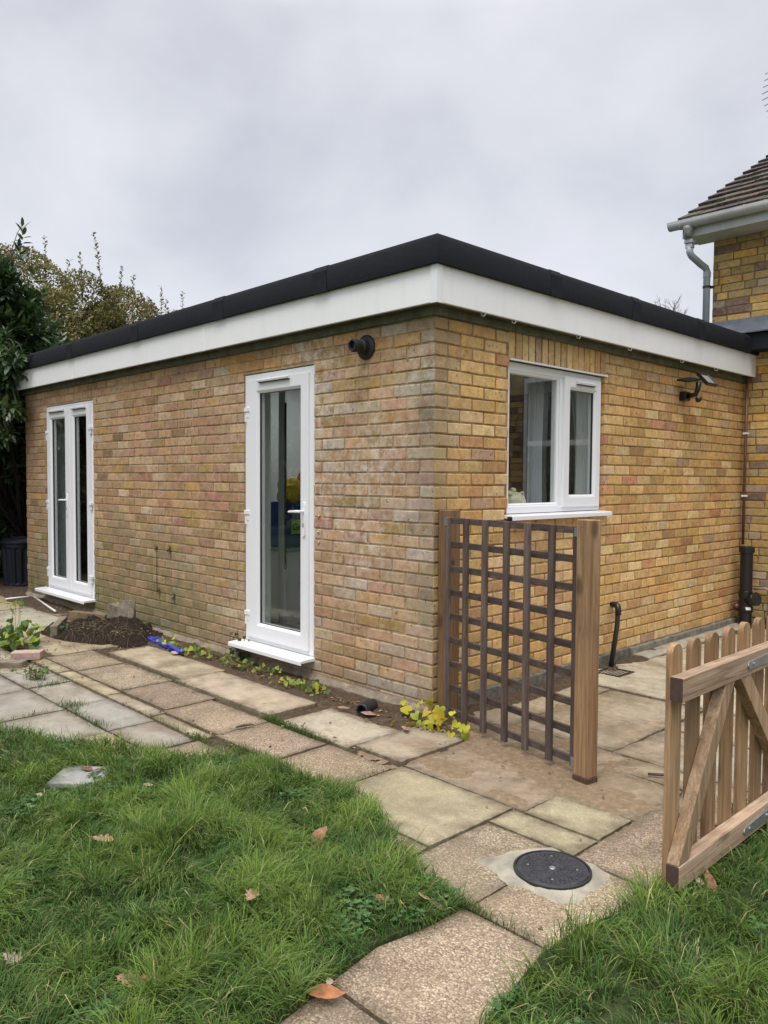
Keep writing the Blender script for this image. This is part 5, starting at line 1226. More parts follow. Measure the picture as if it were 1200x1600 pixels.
LEAF_OV = [(0, 0), (.18, .13), (.45, .20), (.75, .13), (1, 0)]
def leaves(P, A, Nn, L, W, C, name, material, parent, curl=.12):
    """elongated leaves: base P, axis A, normal Nn; a folded ellipse of 8 verts"""
    n = len(P); A = A/np.linalg.norm(A, axis=1)[:, None]; S = np.cross(A, Nn); S /= np.linalg.norm(S, axis=1)[:, None]+1e-9; Nn = np.cross(S, A)
    L_ = L[:, None]; W_ = W[:, None]
    pt = lambda t, w_, h: P+A*L_*t+S*W_*w_+Nn*L_*h
    rows = [pt(0, 0, 0), pt(.3, -.5, .03), pt(.3, 0, -.02), pt(.3, .5, .03), pt(.7, -.42, .01-curl*.3), pt(.7, 0, -.03-curl*.3), pt(.7, .42, .01-curl*.3), pt(1, 0, -curl)]
    V = np.stack(rows, 1).reshape(-1, 3); b = np.arange(n)[:, None]*8
    q = np.concatenate([b+np.array([1, 2, 5, 4]), b+np.array([2, 3, 6, 5])]); t_ = np.concatenate([b+np.array(x) for x in ((0, 2, 1), (0, 3, 2), (4, 5, 7), (5, 6, 7))])
    Cc = np.repeat(C, 8, 0)
    return fast_mesh(name, V, q, t_, Cc, material, parent)
def unit(v): return v/(np.linalg.norm(v, axis=1)[:, None]+1e-9)
def grow(root, base, targets, r0, name='trunk', wob=.12, material=None, rg=None, steps=7):
    """tapered trunk splitting into limbs towards target points"""
    rr = random.Random(17); mb = MB(); base = Vector(base); fork = base.lerp(sum((Vector(t) for t in targets), Vector())/len(targets), .42)
    P = [base.lerp(fork, s_/6)+Vector((rr.uniform(-.03, .03), rr.uniform(-.03, .03), 0)) for s_ in range(7)]; mb.tube(P, r0, 9, rs=[r0*(1-.45*s_/6) for s_ in range(7)])
    for t in targets:
        t = Vector(t); st = P[rr.randint(2, 6)]; Q = []
        for s_ in range(steps+1):
            f_ = s_/steps; q = st.lerp(t, f_)+Vector((nf(f_*3, t.x*5, 1), nf(f_*3, t.y*5, 2), nf(f_*3, t.z*5, 3)))*wob*math.sin(f_*PI)
            q.z += .15*math.sin(f_*PI)*(t-st).length*.5; Q.append(q)
        mb.tube(Q, r0*.4, 6, rs=[max(.003, r0*.5*(1-f_/steps)**1.1) for f_ in range(steps+1)])
    return part(mb, name, material or M_bark, root, smooth=True)
def crown_pts(ells, n, rg, shell=.5):
    """points in a union of ellipsoids, biased to the outside, broken into clumps"""
    out_ = []; w_ = np.array([e[3]*e[4]*e[5] for e in ells])**.67; w_ /= w_.sum()
    for e, k in zip(ells, (w_*n).astype(int)):
        d = unit(rg.normal(0, 1, (k, 3))); r = rg.random(k)**(1/3*shell); p = d*r[:, None]
        out_.append((np.stack([e[0]+p[:, 0]*e[3], e[1]+p[:, 1]*e[4], e[2]+p[:, 2]*e[5]], 1), d))
    return np.concatenate([a for a, b in out_]), np.concatenate([b for a, b in out_])
def shrub_small(name, label, cat, base, ells, n, leaf, pal, seed, group=None, sprigs=None, trunk_r=.06, clump=2.6, thr=-.12, mat_=None):
    rg = np.random.default_rng(seed); root = empty(name, base, label, cat, group)
    P, d = crown_pts(ells, n, rg)
    nn = np.array([noise.noise(Vector(p*clump)) + .4*noise.noise(Vector(p*clump*3)) for p in P]); k = nn > thr; P, d, nn = P[k], d[k], nn[k]; n = len(P)
    A = unit(d*.6+rg.normal(0, 1, (n, 3))+np.array([0, 0, .3])); Nn = unit(rg.normal(0, 1, (n, 3))+np.array([0, 0, .8]))
    C = np.array(pal)[rg.integers(0, len(pal), n)]; big = np.array([noise.noise(Vector(p*1.2+np.array([9, 3, seed]))) for p in P])
    C = C*(1+.7*big)[:, None]*rg.uniform(.7, 1.3, n)[:, None]
    o = leaves(P, A, Nn, rg.uniform(*leaf, n), rg.uniform(.45, .6, n)*np.mean(leaf), np.clip(C, .003, .9), 'crown', mat_ or M_small, root); o.data.transform(Matrix.Translation(-Vector(base)))
    tg = [tuple(np.array(e[:3])+np.array([rg.normal(0, .4)*e[3], rg.normal(0, .4)*e[4], .4*e[5]])) for e in ells for _ in range(3)]
    grow(root, base, tg, trunk_r)
    if sprigs:
        mb = MB(); LP = []; LA = []
        for (x, y, z, h, lx, ly) in sprigs:
            Q = [(x+lx*f_*f_+.02*nf(f_*4, x, 1), y+ly*f_*f_, z+h*f_) for f_ in np.linspace(0, 1, 10)]; mb.tube(Q, .006, 5, rs=[.008*(1-.8*i/9) for i in range(10)])
            m2 = int(h/.016)
            for i in range(m2):
                f_ = i/m2; q = Q[min(9, int(f_*9.99))]; q = (x+lx*f_*f_, y+ly*f_*f_, z+h*f_); a = rg.uniform(0, 6.3); LP.append(q); LA.append((math.cos(a), math.sin(a), .7))
        part(mb, 'stems', M_bark, root, smooth=True)
        LP, LA = np.array(LP), np.array(LA); n = len(LP); C = np.array(pal)[rg.integers(0, len(pal), n)]*rg.uniform(.7, 1.2, n)[:, None]
        o = leaves(LP, LA, unit(rg.normal(0, .5, (n, 3))+np.array([0, 0, 1])), rg.uniform(*leaf, n)*1.1, np.full(n, np.mean(leaf)*.5), C, 'shoots', mat_ or M_small, root); o.data.transform(Matrix.Translation(-Vector(base)))
    return root
PG = [(.12, .14, .035), (.15, .17, .04), (.17, .15, .05), (.20, .14, .055), (.17, .10, .05), (.11, .14, .035), (.22, .17, .09)]
PB_ = [(.17, .15, .05), (.20, .16, .07), (.13, .15, .04), (.19, .13, .07), (.14, .16, .045), (.16, .19, .05), (.24, .19, .11)]
shrub_small('berberis_shrub', 'tall reddish brown thin leaved shrub rising behind the laurel', 'shrub', (-11.2, 2.2, 0), [(-11.6, 1.7, 4.3, 1.1, 1.0, 1.15), (-10.9, 2.55, 3.9, .75, .8, 1.15), (-11.9, 1.5, 2.9, 1.5, 1.4, 1.8), (-10.6, 2.7, 2.8, .9, .9, 1.6)], 90000, (.04, .07), PB_, 3, thr=-.16,
            sprigs=[(-11.6+.25*i, 1.6+.22*i, 4.5+.1*math.sin(i*3), .65+.22*(i % 3), .15*math.sin(i), .1*math.cos(i*2)) for i in range(7)])
shrub_small('olive_green_shrub', 'rounded olive and brown shrub showing above the flat roof', 'shrub', (-10.2, 3.2, 0), [(-10.35, 3.1, 3.8, .75, .75, .98), (-10.75, 2.85, 3.3, .8, .8, 1.1), (-10.05, 3.45, 3.3, .5, .6, .8), (-10.3, 3.2, 2.2, 1.0, 1.0, 1.8)], 90000, (.035, .065), PG, 4, thr=-.16,
            sprigs=[(-10.35+.10*i, 3.1+.13*i, 3.9-.05*i+.1*math.sin(i*2.2), .60+.22*((i*2) % 3), .12*math.sin(i*1.7), .1*math.cos(i*2)) for i in range(6)])
shrub_small('leafy_shoots', 'few upright thin green shoots poking above the black roof edge', 'shrub', (-9.7, 3.8, 0), [(-9.75, 3.72, 3.1, .45, .6, 1.0)], 6000, (.04, .07), PG, 6, thr=-.2,
            sprigs=[(-9.86, 3.64, 3.3, 1.25, .03, .03), (-9.76, 3.76, 3.3, 1.1, -.05, .05), (-9.66, 3.86, 3.2, 1.5, .04, .02), (-9.70, 3.80, 3.2, 1.1, .05, .1), (-9.60, 3.95, 3.2, 1.05, .06, .08)])
M_shadebark = mat('shade_dark_bark', (.018, .014, .010), .95, noise_=(18, .4), bump=(30, 1, .008))  # shade put into the bark colour so laurel stems read black
# laurel: rosettes of long glossy leaves at shoot tips
def laurel(name, label, base, ells, nshoot, seed, extra=(), leafL=(.10, .16), group=None):
    rg = np.random.default_rng(seed); root = empty(name, base, label, 'laurel', group)
    S, d = crown_pts(ells, nshoot, rg, .35)
    if len(extra): S = np.concatenate([S, np.array([e[:3] for e in extra])]); d = np.concatenate([d, unit(np.array([e[3:] for e in extra]))])
    n = len(S); ax = unit(d*.8+np.array([0, 0, .55])+rg.normal(0, .35, (n, 3))); ax[len(ax)-len(extra):] = d[len(d)-len(extra):]
    PP = []; AA = []; CC = []; LL = []; K = 13
    pal = np.array([(.045, .085, .028), (.055, .10, .03), (.030, .065, .022), (.085, .125, .035), (.05, .085, .035)])
    for i in range(n):
        a = ax[i]; u = np.cross(a, [.3, .2, .9]); u /= np.linalg.norm(u); v = np.cross(a, u); c0 = pal[rg.integers(0, 5)]*rg.uniform(.7, 1.3)
        for k in range(K):
            t = k/K; q = k*2.4+rg.uniform(-.3, .3); p = S[i]-a*(.26*(1-t)); spread = 1.1-.75*t
            PP.append(p); AA.append(a*(.25+.9*t)+(u*math.cos(q)+v*math.sin(q))*spread+np.array([0, 0, -.12])); CC.append(c0*rg.uniform(.8, 1.25)*(1.25 if t > .8 else 1)); LL.append(rg.uniform(*leafL)*(1-.25*t))
    PP, AA, CC, LL = map(np.array, (PP, AA, CC, LL)); n = len(PP)
    Nn = np.cross(AA, np.cross([0, 0, 1.0], AA)+rg.normal(0, .25, (n, 3))); 
    o = leaves(PP, AA, Nn+rg.normal(0, .15, (n, 3)), LL, LL*.34, CC, 'crown', M_laurel, root, .16); o.data.transform(Matrix.Translation(-Vector(base)))
    tg = [tuple(S[i]) for i in rg.integers(0, len(S), 26)]
    grow(root, base, tg, .06, steps=6, material=M_shadebark)
    if len(extra):
        mb = MB(); 
        for e in extra:
            b = Vector(ells[0][:3]); q = Vector(e[:3]); mb.tube([b.lerp(q, .62+.38*f_)+Vector((0, 0, .10*math.sin(f_*PI))) for f_ in np.linspace(0, 1, 7)], .01, 5, rs=[.006-.0006*i for i in range(7)])
        part(mb, 'branch', mat('green_twig', (.05, .055, .025), .7, noise_=(9, .2)), root, smooth=True)
    return root
ext = [(-7.0, .20, 4.45, .05, 0, 1), (-7.0, .15, 4.2, .2, -.2, 1), (-6.95, .35, 3.95, .4, .1, .8), (-7, .05, 3.95, .4, .1, .8), (-7, .45, 3.7, .5, .1, .8), (-6.9, .6, 3.3, .6, .2, .6), (-6.9, .5, 3.0, .6, .2, .6), (-6.9, .55, 2.85, .6, .2, .3)]
for zz, reach, nn_ in ((2.72, 1.0, 15), (2.60, .8, 9), (2.45, .55, 12), (2.30, .45, 9), (2.20, .85, 12), (2.05, .4, 10), (1.90, .5, 8), (1.78, .25, 6)):
    for i_ in range(nn_):
        t_ = reach*(i_+1)/nn_-.1; ext.append((-6.62+.82*t_, -.26+.10*t_+random.gauss(0, .05), zz+random.gauss(0, .035)-.04*t_, .8, .15+random.uniform(-.3, .3), random.uniform(-.25, .15)))
laurel('cherry_laurel', 'large glossy dark green laurel overhanging the left end of the extension', (-7.9, .75, 0),
       [(-7.6, -.05, 3.1, .75, .55, .95), (-7.15, .25, 3.15, .30, .38, .62), (-7.15, -.30, 2.55, .70, .50, .80), (-7.2, -.05, 3.7, .35, .22, .40), (-8.1, .3, 2.5, 1.0, 1.0, 1.3), (-8.3, -.8, 3.0, 1.0, 1.0, 1.3), (-7.2, -1.1, 2.9, .7, .6, .7)], 3000, 5, ext, leafL=(.12, .19))  # front clumps out of view added to shade the far-left corner
laurel('cherry_laurel', 'added laurel hedge darkening the gap left of the extension', (-8.0, -1.0, 0),
       [(-8.35, -1.5, 1.5, .7, .8, 1.5), (-8.2, .5, 1.3, .3, 1.8, 1.3), (-7.9, -.9, 2.2, .8, .8, .7), (-8.0, .6, 2.2, .5, 1.2, .6), (-7.5, -.95, 1.9, .6, .35, .8), (-7.9, .9, 1.2, .3, .5, 1.2)], 2500, 8)  # hedge added to close in and darken the gap
# trees along the other side of the garden: what the door panes reflect
DG = [(.03, .05, .018), (.045, .065, .02), (.07, .075, .03), (.09, .07, .035)]
for i_, (x, y, lab) in enumerate(((-11.5, -5.2, 'nearest of the dark garden trees reflected in the door glass'), (-15.2, -9.4, 'middle one of the dark garden trees reflected in the door glass'), (-13.0, -12.5, 'farthest of the dark garden trees reflected in the door glass'))):
    shrub_small('garden_tree', lab, 'tree', (x, y, 0), [(x, y, 2.6, 1.9, 1.9, 2.6), (x+.8, y-.9, 4.1, 1.5, 1.5, 1.6), (x-.9, y+.9, 3.6, 1.6, 1.6, 1.7)], 16000, (.16, .26), DG, 40+i_, thr=-.2, trunk_r=.12, group='garden trees behind the camera')
# distant bare tree behind the roof
bt = empty('bare_tree', (-9.5, 24.5, 0), 'small leafless tree far behind the roof next to the grey downpipe', 'tree'); mb = MB(); rr = random.Random(12)
def br(p, d_, L, r_, dep):
    q = p+d_*L; mb.tube([p, p.lerp(q, .5)+Vector((rr.uniform(-.1, .1), rr.uniform(-.1, .1), 0))*L*.3, q], r_, 4 if dep > 2 else 6, rs=[r_, r_*.85, r_*.65], caps=False)
    if dep < 7:
        for _ in range(3):
            e = (d_*.8+Vector((rr.gauss(0, .5), rr.gauss(0, .5), rr.gauss(.05, .25)))).normalized(); br(p.lerp(q, rr.uniform(.6, 1)), e, L*rr.uniform(.55, .72), r_*.62, dep+1)
br(Vector((-9.5, 24.5, 0)), Vector((.0, 0, 1)), 3.55, .15, 0)
part(mb, 'branches', mat('bare_twigs', (.10, .085, .075), .9, noise_=(5, .2)), bt)

# ivy and weeds
def heart(P, A, Nn, L, C, name, material, parent, base):
    """lobed heart leaf with 10 verts"""
    A = unit(A); S = unit(np.cross(A, Nn)); Nn = np.cross(S, A); L_ = L[:, None]
    sh = [(.12, 0, 0), (-.10, -.22, .02), (-.05, -.48, .05), (.25, -.55, .06), (.55, -.36, .02), (1, 0, -.12), (.55, .36, .02), (.25, .55, .06), (-.05, .48, .05), (-.10, .22, .02), (.45, 0, -.03)]
    n = len(P); V = np.stack([P+A*L_*a*RNG.uniform(.8, 1.2, (n, 1))+S*L_*b*RNG.uniform(.72, 1.15, (n, 1))+Nn*L_*(h+RNG.normal(0, .07, (n, 1))) for a, b, h in sh], 1).reshape(-1, 3); b = np.arange(n)[:, None]*11
    T = [(0, 1, 2), (0, 2, 3), (0, 3, 10), (10, 3, 4), (10, 4, 5), (10, 5, 6), (10, 6, 7), (0, 10, 7), (0, 7, 8), (0, 8, 9)]
    t_ = np.concatenate([b+np.array(x) for x in T]); Cc = np.repeat(C, 11, 0); Cc = Cc.reshape(n, 11, 3); Cc[:, (0, 10)] *= np.array([.75, 1.05, .8]); Cc = Cc.reshape(-1, 3)
    o = fast_mesh(name, V, np.zeros((0, 4), int), t_, Cc, material, parent, False); o.data.transform(Matrix.Translation(-Vector(base))); return o
def vine(name, label, base, pts, size, pal, seed, up=.5, stems=True, cat='vine', face=(.5, -.7, .6), group=None):
    rg = np.random.default_rng(seed); root = empty(name, base, label, cat, group); P = np.array(pts, float); n = len(P)
    A = unit(rg.normal(0, .7, (n, 3))+np.array([.1, -.2, -.6])); Nn = unit(np.array(face)+rg.normal(0, .3, (n, 3)))
    C = np.array(pal)[rg.integers(0, len(pal), n)]*rg.uniform(.85, 1.15, n)[:, None]
    sz = rg.uniform(*size, n)
    if n <= 34:
        for i_ in range(n): heart(P[i_:i_+1], A[i_:i_+1], Nn[i_:i_+1], sz[i_:i_+1], C[i_:i_+1], 'leaf', M_ivy, root, base)
    else: heart(P, A, Nn, sz, C, 'foliage', M_ivy, root, base)
    mb = MB()
    for p in P: b = Vector(base)+Vector((rg.normal(0, .03), rg.normal(0, .02), .0)); b2 = Vector((p[0]*.85+b.x*.15, p[1]*.85+b.y*.15, max(.015, p[2]*.55))); mb.tube([b, b.lerp(b2, .5)+Vector((0, 0, .01)), b2, tuple(p)], .0016, 5)
    part(mb, 'stem', mat('vine_stem', (.13, .09, .05), .9, noise_=(9, .2)), root, smooth=True); return root
YEL = [(.55, .43, .03), (.60, .49, .04), (.36, .38, .04), (.52, .33, .03)]
vine('yellow_leaved_vine', 'bright yellow leaves of a small vine at the foot of the brick corner post', (.12, -.10, 0),
     [(.03, -.06, .115), (.02, -.17, .06), (.13, -.17, .10), (.15, -.20, .06), (.19, -.15, .10), (.21, -.20, .065), (.26, -.13, .09), (.29, -.15, .125), (.24, -.22, .04), (.37, -.19, .06), (.40, -.17, .08), (.36, -.15, .05), (.12, -.14, .065), (-.04, -.15, .05), (.06, -.24, .03), (.30, -.12, .06), (.10, -.19, .035), (.16, -.22, .03), (.33, -.21, .03), (.42, -.20, .045), (.22, -.17, .12), (.0, -.10, .09), (.17, -.12, .12)],
     (.035, .072), YEL, 21)
GY = [(.30, .36, .04), (.42, .42, .05), (.55, .47, .04), (.12, .18, .03), (.20, .26, .04), (.09, .13, .025)]
def ivy_run(x0, x1, n, seed, ybase=-.10): 
    rr = random.Random(seed); return [(lambda x: (x, ybase-rr.uniform(0, .13)*(1.0+.3*(x < -1.6)), rr.uniform(.015, .075)))(rr.uniform(x0, x1)) for _ in range(n)]
vine('ivy', 'yellow green ivy leaves along the wall foot beside the blue strap', (-2.35, -.12, 0), ivy_run(-2.85, -1.95, 46, 1), (.025, .05), GY, 22, group='ivy plants along the wall foot')
vine('ivy', 'ivy leaves under the sill of the glazed door', (-1.65, -.14, 0), ivy_run(-2.0, -1.3, 52, 2, -.08), (.018, .036), GY, 23, group='ivy plants along the wall foot')
vine('ivy', 'clump of yellow green ivy right of the glazed door sill', (-.95, -.16, 0), ivy_run(-1.15, -.72, 30, 3, -.14), (.022, .045), GY, 24, group='ivy plants along the wall foot')
vine('ivy', 'single small yellow leaf on a stem next to the black pipe offcut', (-.16, -.10, 0), [(-.13, -.11, .085), (-.10, -.12, .08), (-.02, -.3, .02)], (.03, .04), YEL, 25, group='ivy plants along the wall foot')
vine('wall_weed', 'dark green weed growing at the left end of the glazed door sill', (-1.93, -.05, 0), [(-1.93+random.gauss(0, .06), -.05+random.gauss(0, .025), random.uniform(.01, .20)) for _ in range(60)], (.015, .032), [(.03, .055, .02), (.05, .08, .025)], 26, cat='weed')
GP = [(.10, .17, .035), (.14, .21, .04), (.08, .13, .03), (.30, .33, .05)]
def plant_pts(cx, cy, r, h, n, seed): 
    rr = random.Random(seed); return [(cx+rr.gauss(0, r*.6), cy+rr.gauss(0, r*.6), rr.uniform(.04, h)) for _ in range(n)]
vine('leafy_plant', 'small bushy green plant with one yellow leaf in the left flower bed', (-3.55, -1.15, 0), plant_pts(-3.55, -1.15, .17, .20, 60, 5)+[(-3.62, -1.05, .36), (-3.6, -1.1, .33), (-3.55, -1.08, .38), (-3.66, -1.1, .30)], (.05, .085), GP, 27, cat='plant')
vine('leafy_plant', 'low dark green creeping weed at the left foot of the soil heap', (-3.85, -.62, 0), plant_pts(-3.82, -.62, .13, .09, 70, 6), (.02, .04), [(.035, .065, .03), (.05, .08, .03)], 28, cat='plant')
vine('leafy_plant', 'small weed sprouting between the grey flagstones at the left', (-2.42, -1.36, 0), plant_pts(-2.42, -1.36, .08, .08, 30, 7), (.015, .03), GP[:3], 29, cat='plant')
vine('wall_weed', 'yellow leaf on a thin stem above the upright stone slab', (-3.9, .0, 0), [(-3.92, -.06, .22), (-3.9, -.04, .20)], (.05, .06), YEL, 30, cat='weed')

# climbing stems left on the wall, low between the doors
for (x, z, lab) in ((-3.28, .78, 'thin dead climber stem with hooks on the wall between the doors, upper left one'), (-3.05, .78, 'short dead climber stub on the wall between the doors, upper right one'), (-3.25, .40, 'small dead climber tuft low on the wall, left one'), (-2.98, .38, 'small dead climber tuft low on the wall, right one')):
    rr = random.Random(int(x*100)); mb = MB()
    for _ in range(6): a = rr.uniform(0, 6.3); mb.tube([(x, -.004, z), (x+.02*math.cos(a), -.016, z+.02*math.sin(a)), (x+.035*math.cos(a), -.018, z+.035*math.sin(a)-.01)], .003, 5)
    if 'thin' in lab: mb.tube([(x, -.008, z), (x-.01, -.008, z-.2), (x-.005, -.008, z-.4)], .0025, 5)
    else: mb.tube([(x, -.008, z), (x+.01, -.008, z-.08)], .002, 5)
    tag(mb.build('dead_climber', mat('dead_stem', (.035, .025, .018), .95, noise_=(20, .2))), lab, 'climber stem', 'dead climber stems on the wall')

# ---- clover and broad weeds low in the grass
def clover(poly, n, box, seed, lab):
    rg = np.random.default_rng(seed); X = rg.uniform(box[0], box[2], n); Y = rg.uniform(box[1], box[3], n); k = inpoly(X, Y, poly); X, Y = X[k], Y[k]
    q = vnoise(X, Y, 2.6, 44)+.4*vnoise(X, Y, 7, 45); k = q > .30; X, Y = X[k], Y[k]; px, py = to_px(X, Y); k = (px > -60) & (px < 1260) & (py < 1700); X, Y = X[k], Y[k]; n = len(X)
    P = np.stack([X, Y, rg.uniform(.025, .062, n)], 1); az = rg.uniform(0, 6.28, n); PP = np.repeat(P, 3, 0); a3 = np.repeat(az, 3)+np.tile([0, 2.09, 4.19], n)
    A = np.stack([np.cos(a3), np.sin(a3), rg.uniform(-.1, .35, 3*n)], 1); Nn = np.tile([0, 0, 1.0], (3*n, 1))+rg.normal(0, .2, (3*n, 3)); L = np.repeat(rg.uniform(.007, .015, n), 3)
    C = np.repeat(np.array([.075, .15, .045])*rg.uniform(.7, 1.4, n)[:, None], 3, 0)
    tag(leaves(PP, A, Nn, L, L*.95, C, 'clover', M_ivy, None, .05), lab, 'clover', kind='stuff')
clover(LAWN_L, 26000, (-1.6, -2.9, 1.5, -1.1), 61, 'small clover leaves low in the left lawn')
clover(LAWN_R, 12000, (1.8, -2.4, 2.8, .1), 62, 'small clover leaves low in the right hand grass')
# ---- leaf litter and grit along the wall, in the joints and round the soil heap
def litter():
    rg = np.random.default_rng(77); sp = [(-1.4, -.20, 1.5, .07, 420), (.05, -.20, .22, .07, 150), (-3.4, -.45, .6, .22, 260), (-5.8, -.2, .8, .35, 320), (-2.9, -1.3, .35, .16, 160), (.8, -.3, .5, .3, 14), (-.3, -.7, .5, .04, 40), (-3.4, -1.1, .3, .2, 120), (-1.2, -1.1, 1.2, .6, 60), (1.2, -.6, .5, .5, 8)]
    X = np.concatenate([rg.uniform(a-c, a+c, n) for a, b, c, d, n in sp]); Y = np.concatenate([rg.normal(b, d*.6, n) for a, b, c, d, n in sp])
    k = (Y < -.035); X, Y = X[k], Y[k]; n = len(X)
    hz = np.where(((X+3.55)**2/.5+(Y+.36)**2/.12 < 1), .10, .008); P = np.stack([X, Y, hz+rg.uniform(0, .012, n)], 1)
    A = unit(np.stack([rg.normal(0, 1, n), rg.normal(0, 1, n), rg.normal(0, .25, n)], 1)); Nn = unit(rg.normal(0, .35, (n, 3))+np.array([0, 0, 1]))
    pal = np.array([(.17, .10, .055), (.24, .16, .09), (.10, .06, .035), (.30, .22, .13), (.07, .045, .03), (.33, .30, .08), (.12, .13, .04)])
    C = pal[rg.integers(0, 7, n)]*rg.uniform(.7, 1.2, n)[:, None]
    o = leaves(P, A, Nn, rg.uniform(.010, .034, n), rg.uniform(.006, .016, n), C, 'leaf_litter', M_small, None, .2); tag(o, 'scattered brown leaf litter along the foot of the wall', 'leaf litter', kind='stuff')
    mb = MB(); rr = random.Random(31)
    for a, b, c, d, n in ((-1.4, -.18, 1.5, .06, 150), (.3, -.15, .3, .05, 40), (-3.4, -.6, .6, .2, 90), (.7, -.25, .5, .2, 30), (1.5, -1.2, .3, .3, 5), (-5.5, -.3, .8, .3, 60)):
        for _ in range(n):
            x, y = a+rr.uniform(-c, c), min(-.04, rr.gauss(b, d)); r_ = rr.uniform(.0015, .006)*(2 if rr.random() < .07 else 1); k_ = rr.uniform(.5, 1.3); q0 = rr.uniform(0, 6)
            vs = [(x+r_*math.cos(q0+i*1.57)*rr.uniform(.7, 1.3), y+r_*math.sin(q0+i*1.57)*rr.uniform(.7, 1.3), .001) for i in range(4)]+[(x+r_*.6*math.cos(q0+.4+i*1.57), y+r_*.6*math.sin(q0+.4+i*1.57), .004+r_*rr.uniform(.5, 1)) for i in range(4)]
            mb.add(vs, [(4, 5, 6, 7)]+[(i, (i+1) % 4, 4+(i+1) % 4, 4+i) for i in range(4)], 0, Col=(.24*k_, .20*k_, .15*k_, 1))
    tag(mb.build('grit', mat('loose_grit', rough=.95, attr='Col', noise_=(80, .3))), 'loose grit and small stones on the soil and paving', 'grit', kind='stuff')
litter()
# ---- fallen leaves
OAK = [(0, 0), (.12, .03), (.18, .11), (.24, .13), (.29, .09), (.34, .14), (.40, .23), (.46, .22), (.51, .14), (.57, .20), (.63, .30), (.70, .28), (.75, .17), (.82, .21), (.88, .19), (.95, .09), (1, 0)]
PLAIN = [(0, 0), (.15, .14), (.35, .24), (.55, .25), (.75, .17), (.9, .07), (1, 0)]
def fallen(x, y, z, L, rz, tiltx, tilty, col, label, shape='oak', curl=.15, wd=1):
    out_ = OAK if shape == 'oak' else PLAIN; pts = []; fs = []
    for a, b in out_: pts.append((a, b)); 
    n = len(out_); vs = []
    for k, s_ in ((0, 0), (1, 1), (2, -1)):
        for a, b in out_: 
            h = curl*((a-.5)**2*1.6-.2)+(curl*1.8*(b*b)*4 if k else -.02)+.03*nf(a*4, b*5*s_, x*9)
            vs.append(((a-.5)*L, s_*b*L*wd, h*L))
    for s_ in (1, 2):
        for i in range(n-1): fs.append((i, i+1, s_*n+i+1, s_*n+i))
    rt = Matrix.Rotation(rz, 3, 'Z') @ Matrix.Rotation(tilty, 3, 'Y') @ Matrix.Rotation(tiltx, 3, 'X'); mt = MT((x, y, z-.018 if z > .05 else z), rt)
    o = MB().add([mt(*v) for v in vs], fs).build('fallen_leaf', mat('dead_leaf', col, .75, noise_=(35, .5), bump=(90, .4, .002)), smooth=True)
    s_ = o.modifiers.new('thick', 'SOLIDIFY'); s_.thickness = .0008
    tag(o, label, 'leaf', 'fallen autumn leaves')
TAN = (.37, .20, .105); PK = (.33, .20, .12); BR = (.13, .075, .045); OR = (.36, .14, .055)
fallen(.35, -2.15, .095, .085, .9, .2, .2, PK, 'curled pinkish brown oak leaf lying on the grass at the left')
fallen(.885, -1.575, .10, .10, .8, .9, -.9, (.34, .165, .10), 'brown leaf standing upright in the grass in the middle of the lawn', 'plain')
fallen(1.062, -1.99, .105, .085, 2.2, .25, .1, PK, 'pale oak leaf lying flat on the grass, tips spread wide')
fallen(1.19, -1.93, .07, .07, .3, .3, .2, BR, 'dark brown curled leaf in the worn hollow of the lawn')
fallen(1.215, -1.90, .065, .055, 1.5, -.3, .2, PK, 'pale curled leaf beside the dark one in the worn hollow of the lawn')
fallen(1.27, -1.95, .06, .06, 2.5, .4, -.3, BR, 'dark leaf lowest in the worn hollow of the lawn', 'plain')
fallen(1.318, -1.66, .07, .075, .2, .15, .1, TAN, 'flat tan leaf left of the pale orange one near the lawn tip', 'plain')
fallen(1.36, -1.61, .06, .055, .8, .15, -.1, PK, 'small pale leaf between the two tan leaves near the lawn tip', 'oak')
fallen(1.415, -1.575, .085, .075, 1.9, .3, .5, (.46, .27, .15), 'pale orange upright leaf near the lawn tip', 'plain', wd=1.2)
fallen(1.458, -1.56, .05, .05, .4, .1, .4, BR, 'small brown leaf at the very tip of the lawn', 'plain')
fallen(1.515, -2.065, .030, .108, .72, .3, 0, OR, 'long bright orange brown leaf lying at the lawn edge on the path', 'plain', .25, .8)
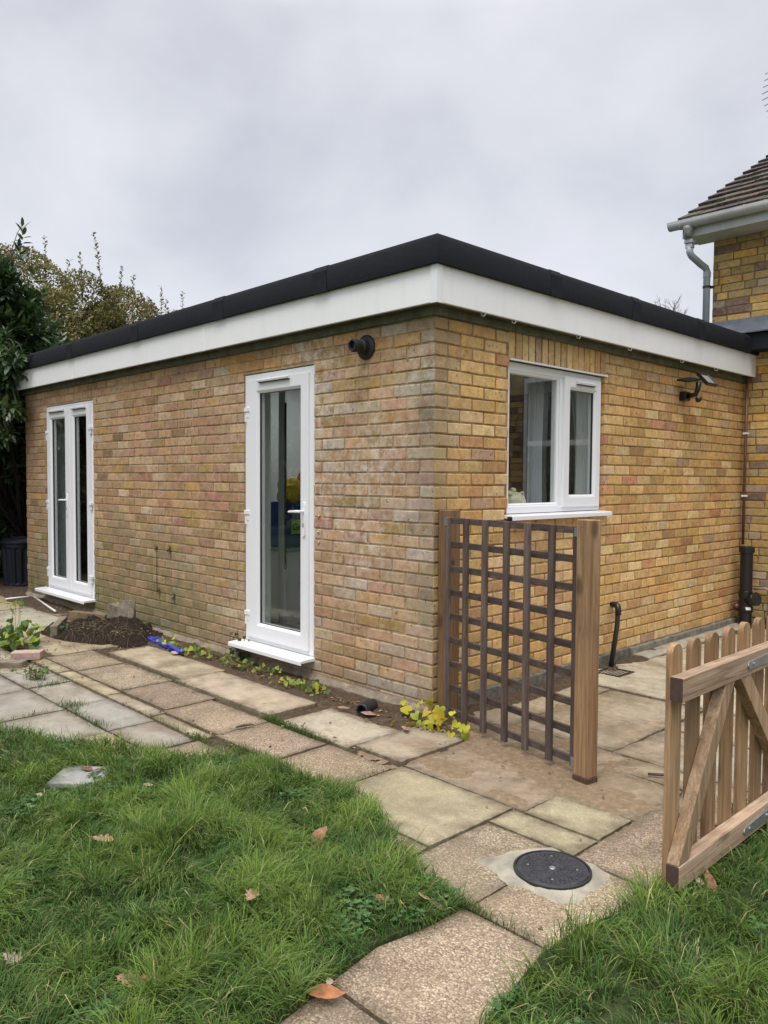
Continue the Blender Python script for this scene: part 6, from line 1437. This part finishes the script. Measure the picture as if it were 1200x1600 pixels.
fallen(1.455, -2.075, .06, .055, 1.3, .2, .6, TAN, 'small tan leaf just above the bright orange one', 'plain')
fallen(1.487, -2.03, .03, .045, 2.3, .2, .2, (.52, .42, .28), 'small straw coloured leaf on the path beside the bright orange one', 'oak')
fallen(1.16, -2.44, .085, .09, .6, .2, .1, PK, 'pale frilled oak leaf low in the left foreground grass')
fallen(1.195, -2.40, .09, .055, 1.1, .4, .3, (.42, .2, .12), 'reddish brown leaf touching the pale frilled one')
fallen(.84, -2.63, .08, .08, .3, .1, .1, (.24, .19, .13), 'greyish leaf at the left edge of the foreground grass')
fallen(1.975, -.775, .06, .085, 2.3, .3, -.7, (.33, .15, .085), 'reddish leaf standing in the grass below the picket gate', 'plain')
fallen(1.955, -.81, .05, .055, 1.1, .5, .4, (.5, .36, .28), 'pale curled leaf next to the reddish one below the picket gate', 'plain')
fallen(-.42, -1.88, .075, .07, .5, .2, .1, BR, 'dark brown leaf on the stepping stone', 'oak')
fallen(-.36, -1.86, .080, .06, 1.9, -.2, .2, (.30, .15, .10), 'reddish brown leaf on the stepping stone', 'oak')
fallen(-.06, -1.76, .07, .05, .9, .2, .1, PK, 'small pale leaf in the grass right of the stepping stone', 'plain')
fallen(1.07, -1.57, .075, .06, .9, .1, .1, TAN, 'narrow tan leaf between the upright brown leaf and the lawn tip', 'plain', .1, .5)
fallen(-.27, -2.14, .07, .045, .9, .1, .1, (.33, .26, .17), 'tiny cream leaf in the grass below the stepping stone', 'plain')
fallen(-.22, -.30, .03, .10, .7, .1, .1, (.36, .22, .15), 'brown papery leaf on the soil right of the black pipe offcut', 'plain', .1)
fallen(-.42, -.32, .025, .08, .9, .1, .1, (.34, .23, .15), 'brown papery leaf on the soil left of the black pipe offcut', 'plain', .1)
fallen(.12, -.34, .03, .09, 2.5, .1, .1, (.33, .19, .12), 'crumpled brown leaf on the slab in front of the yellow vine', 'oak', .2)
fallen(-2.4, -.33, .03, .08, .3, .2, .1, (.45, .28, .2), 'pinkish leaf at the right end of the blue strap', 'plain')
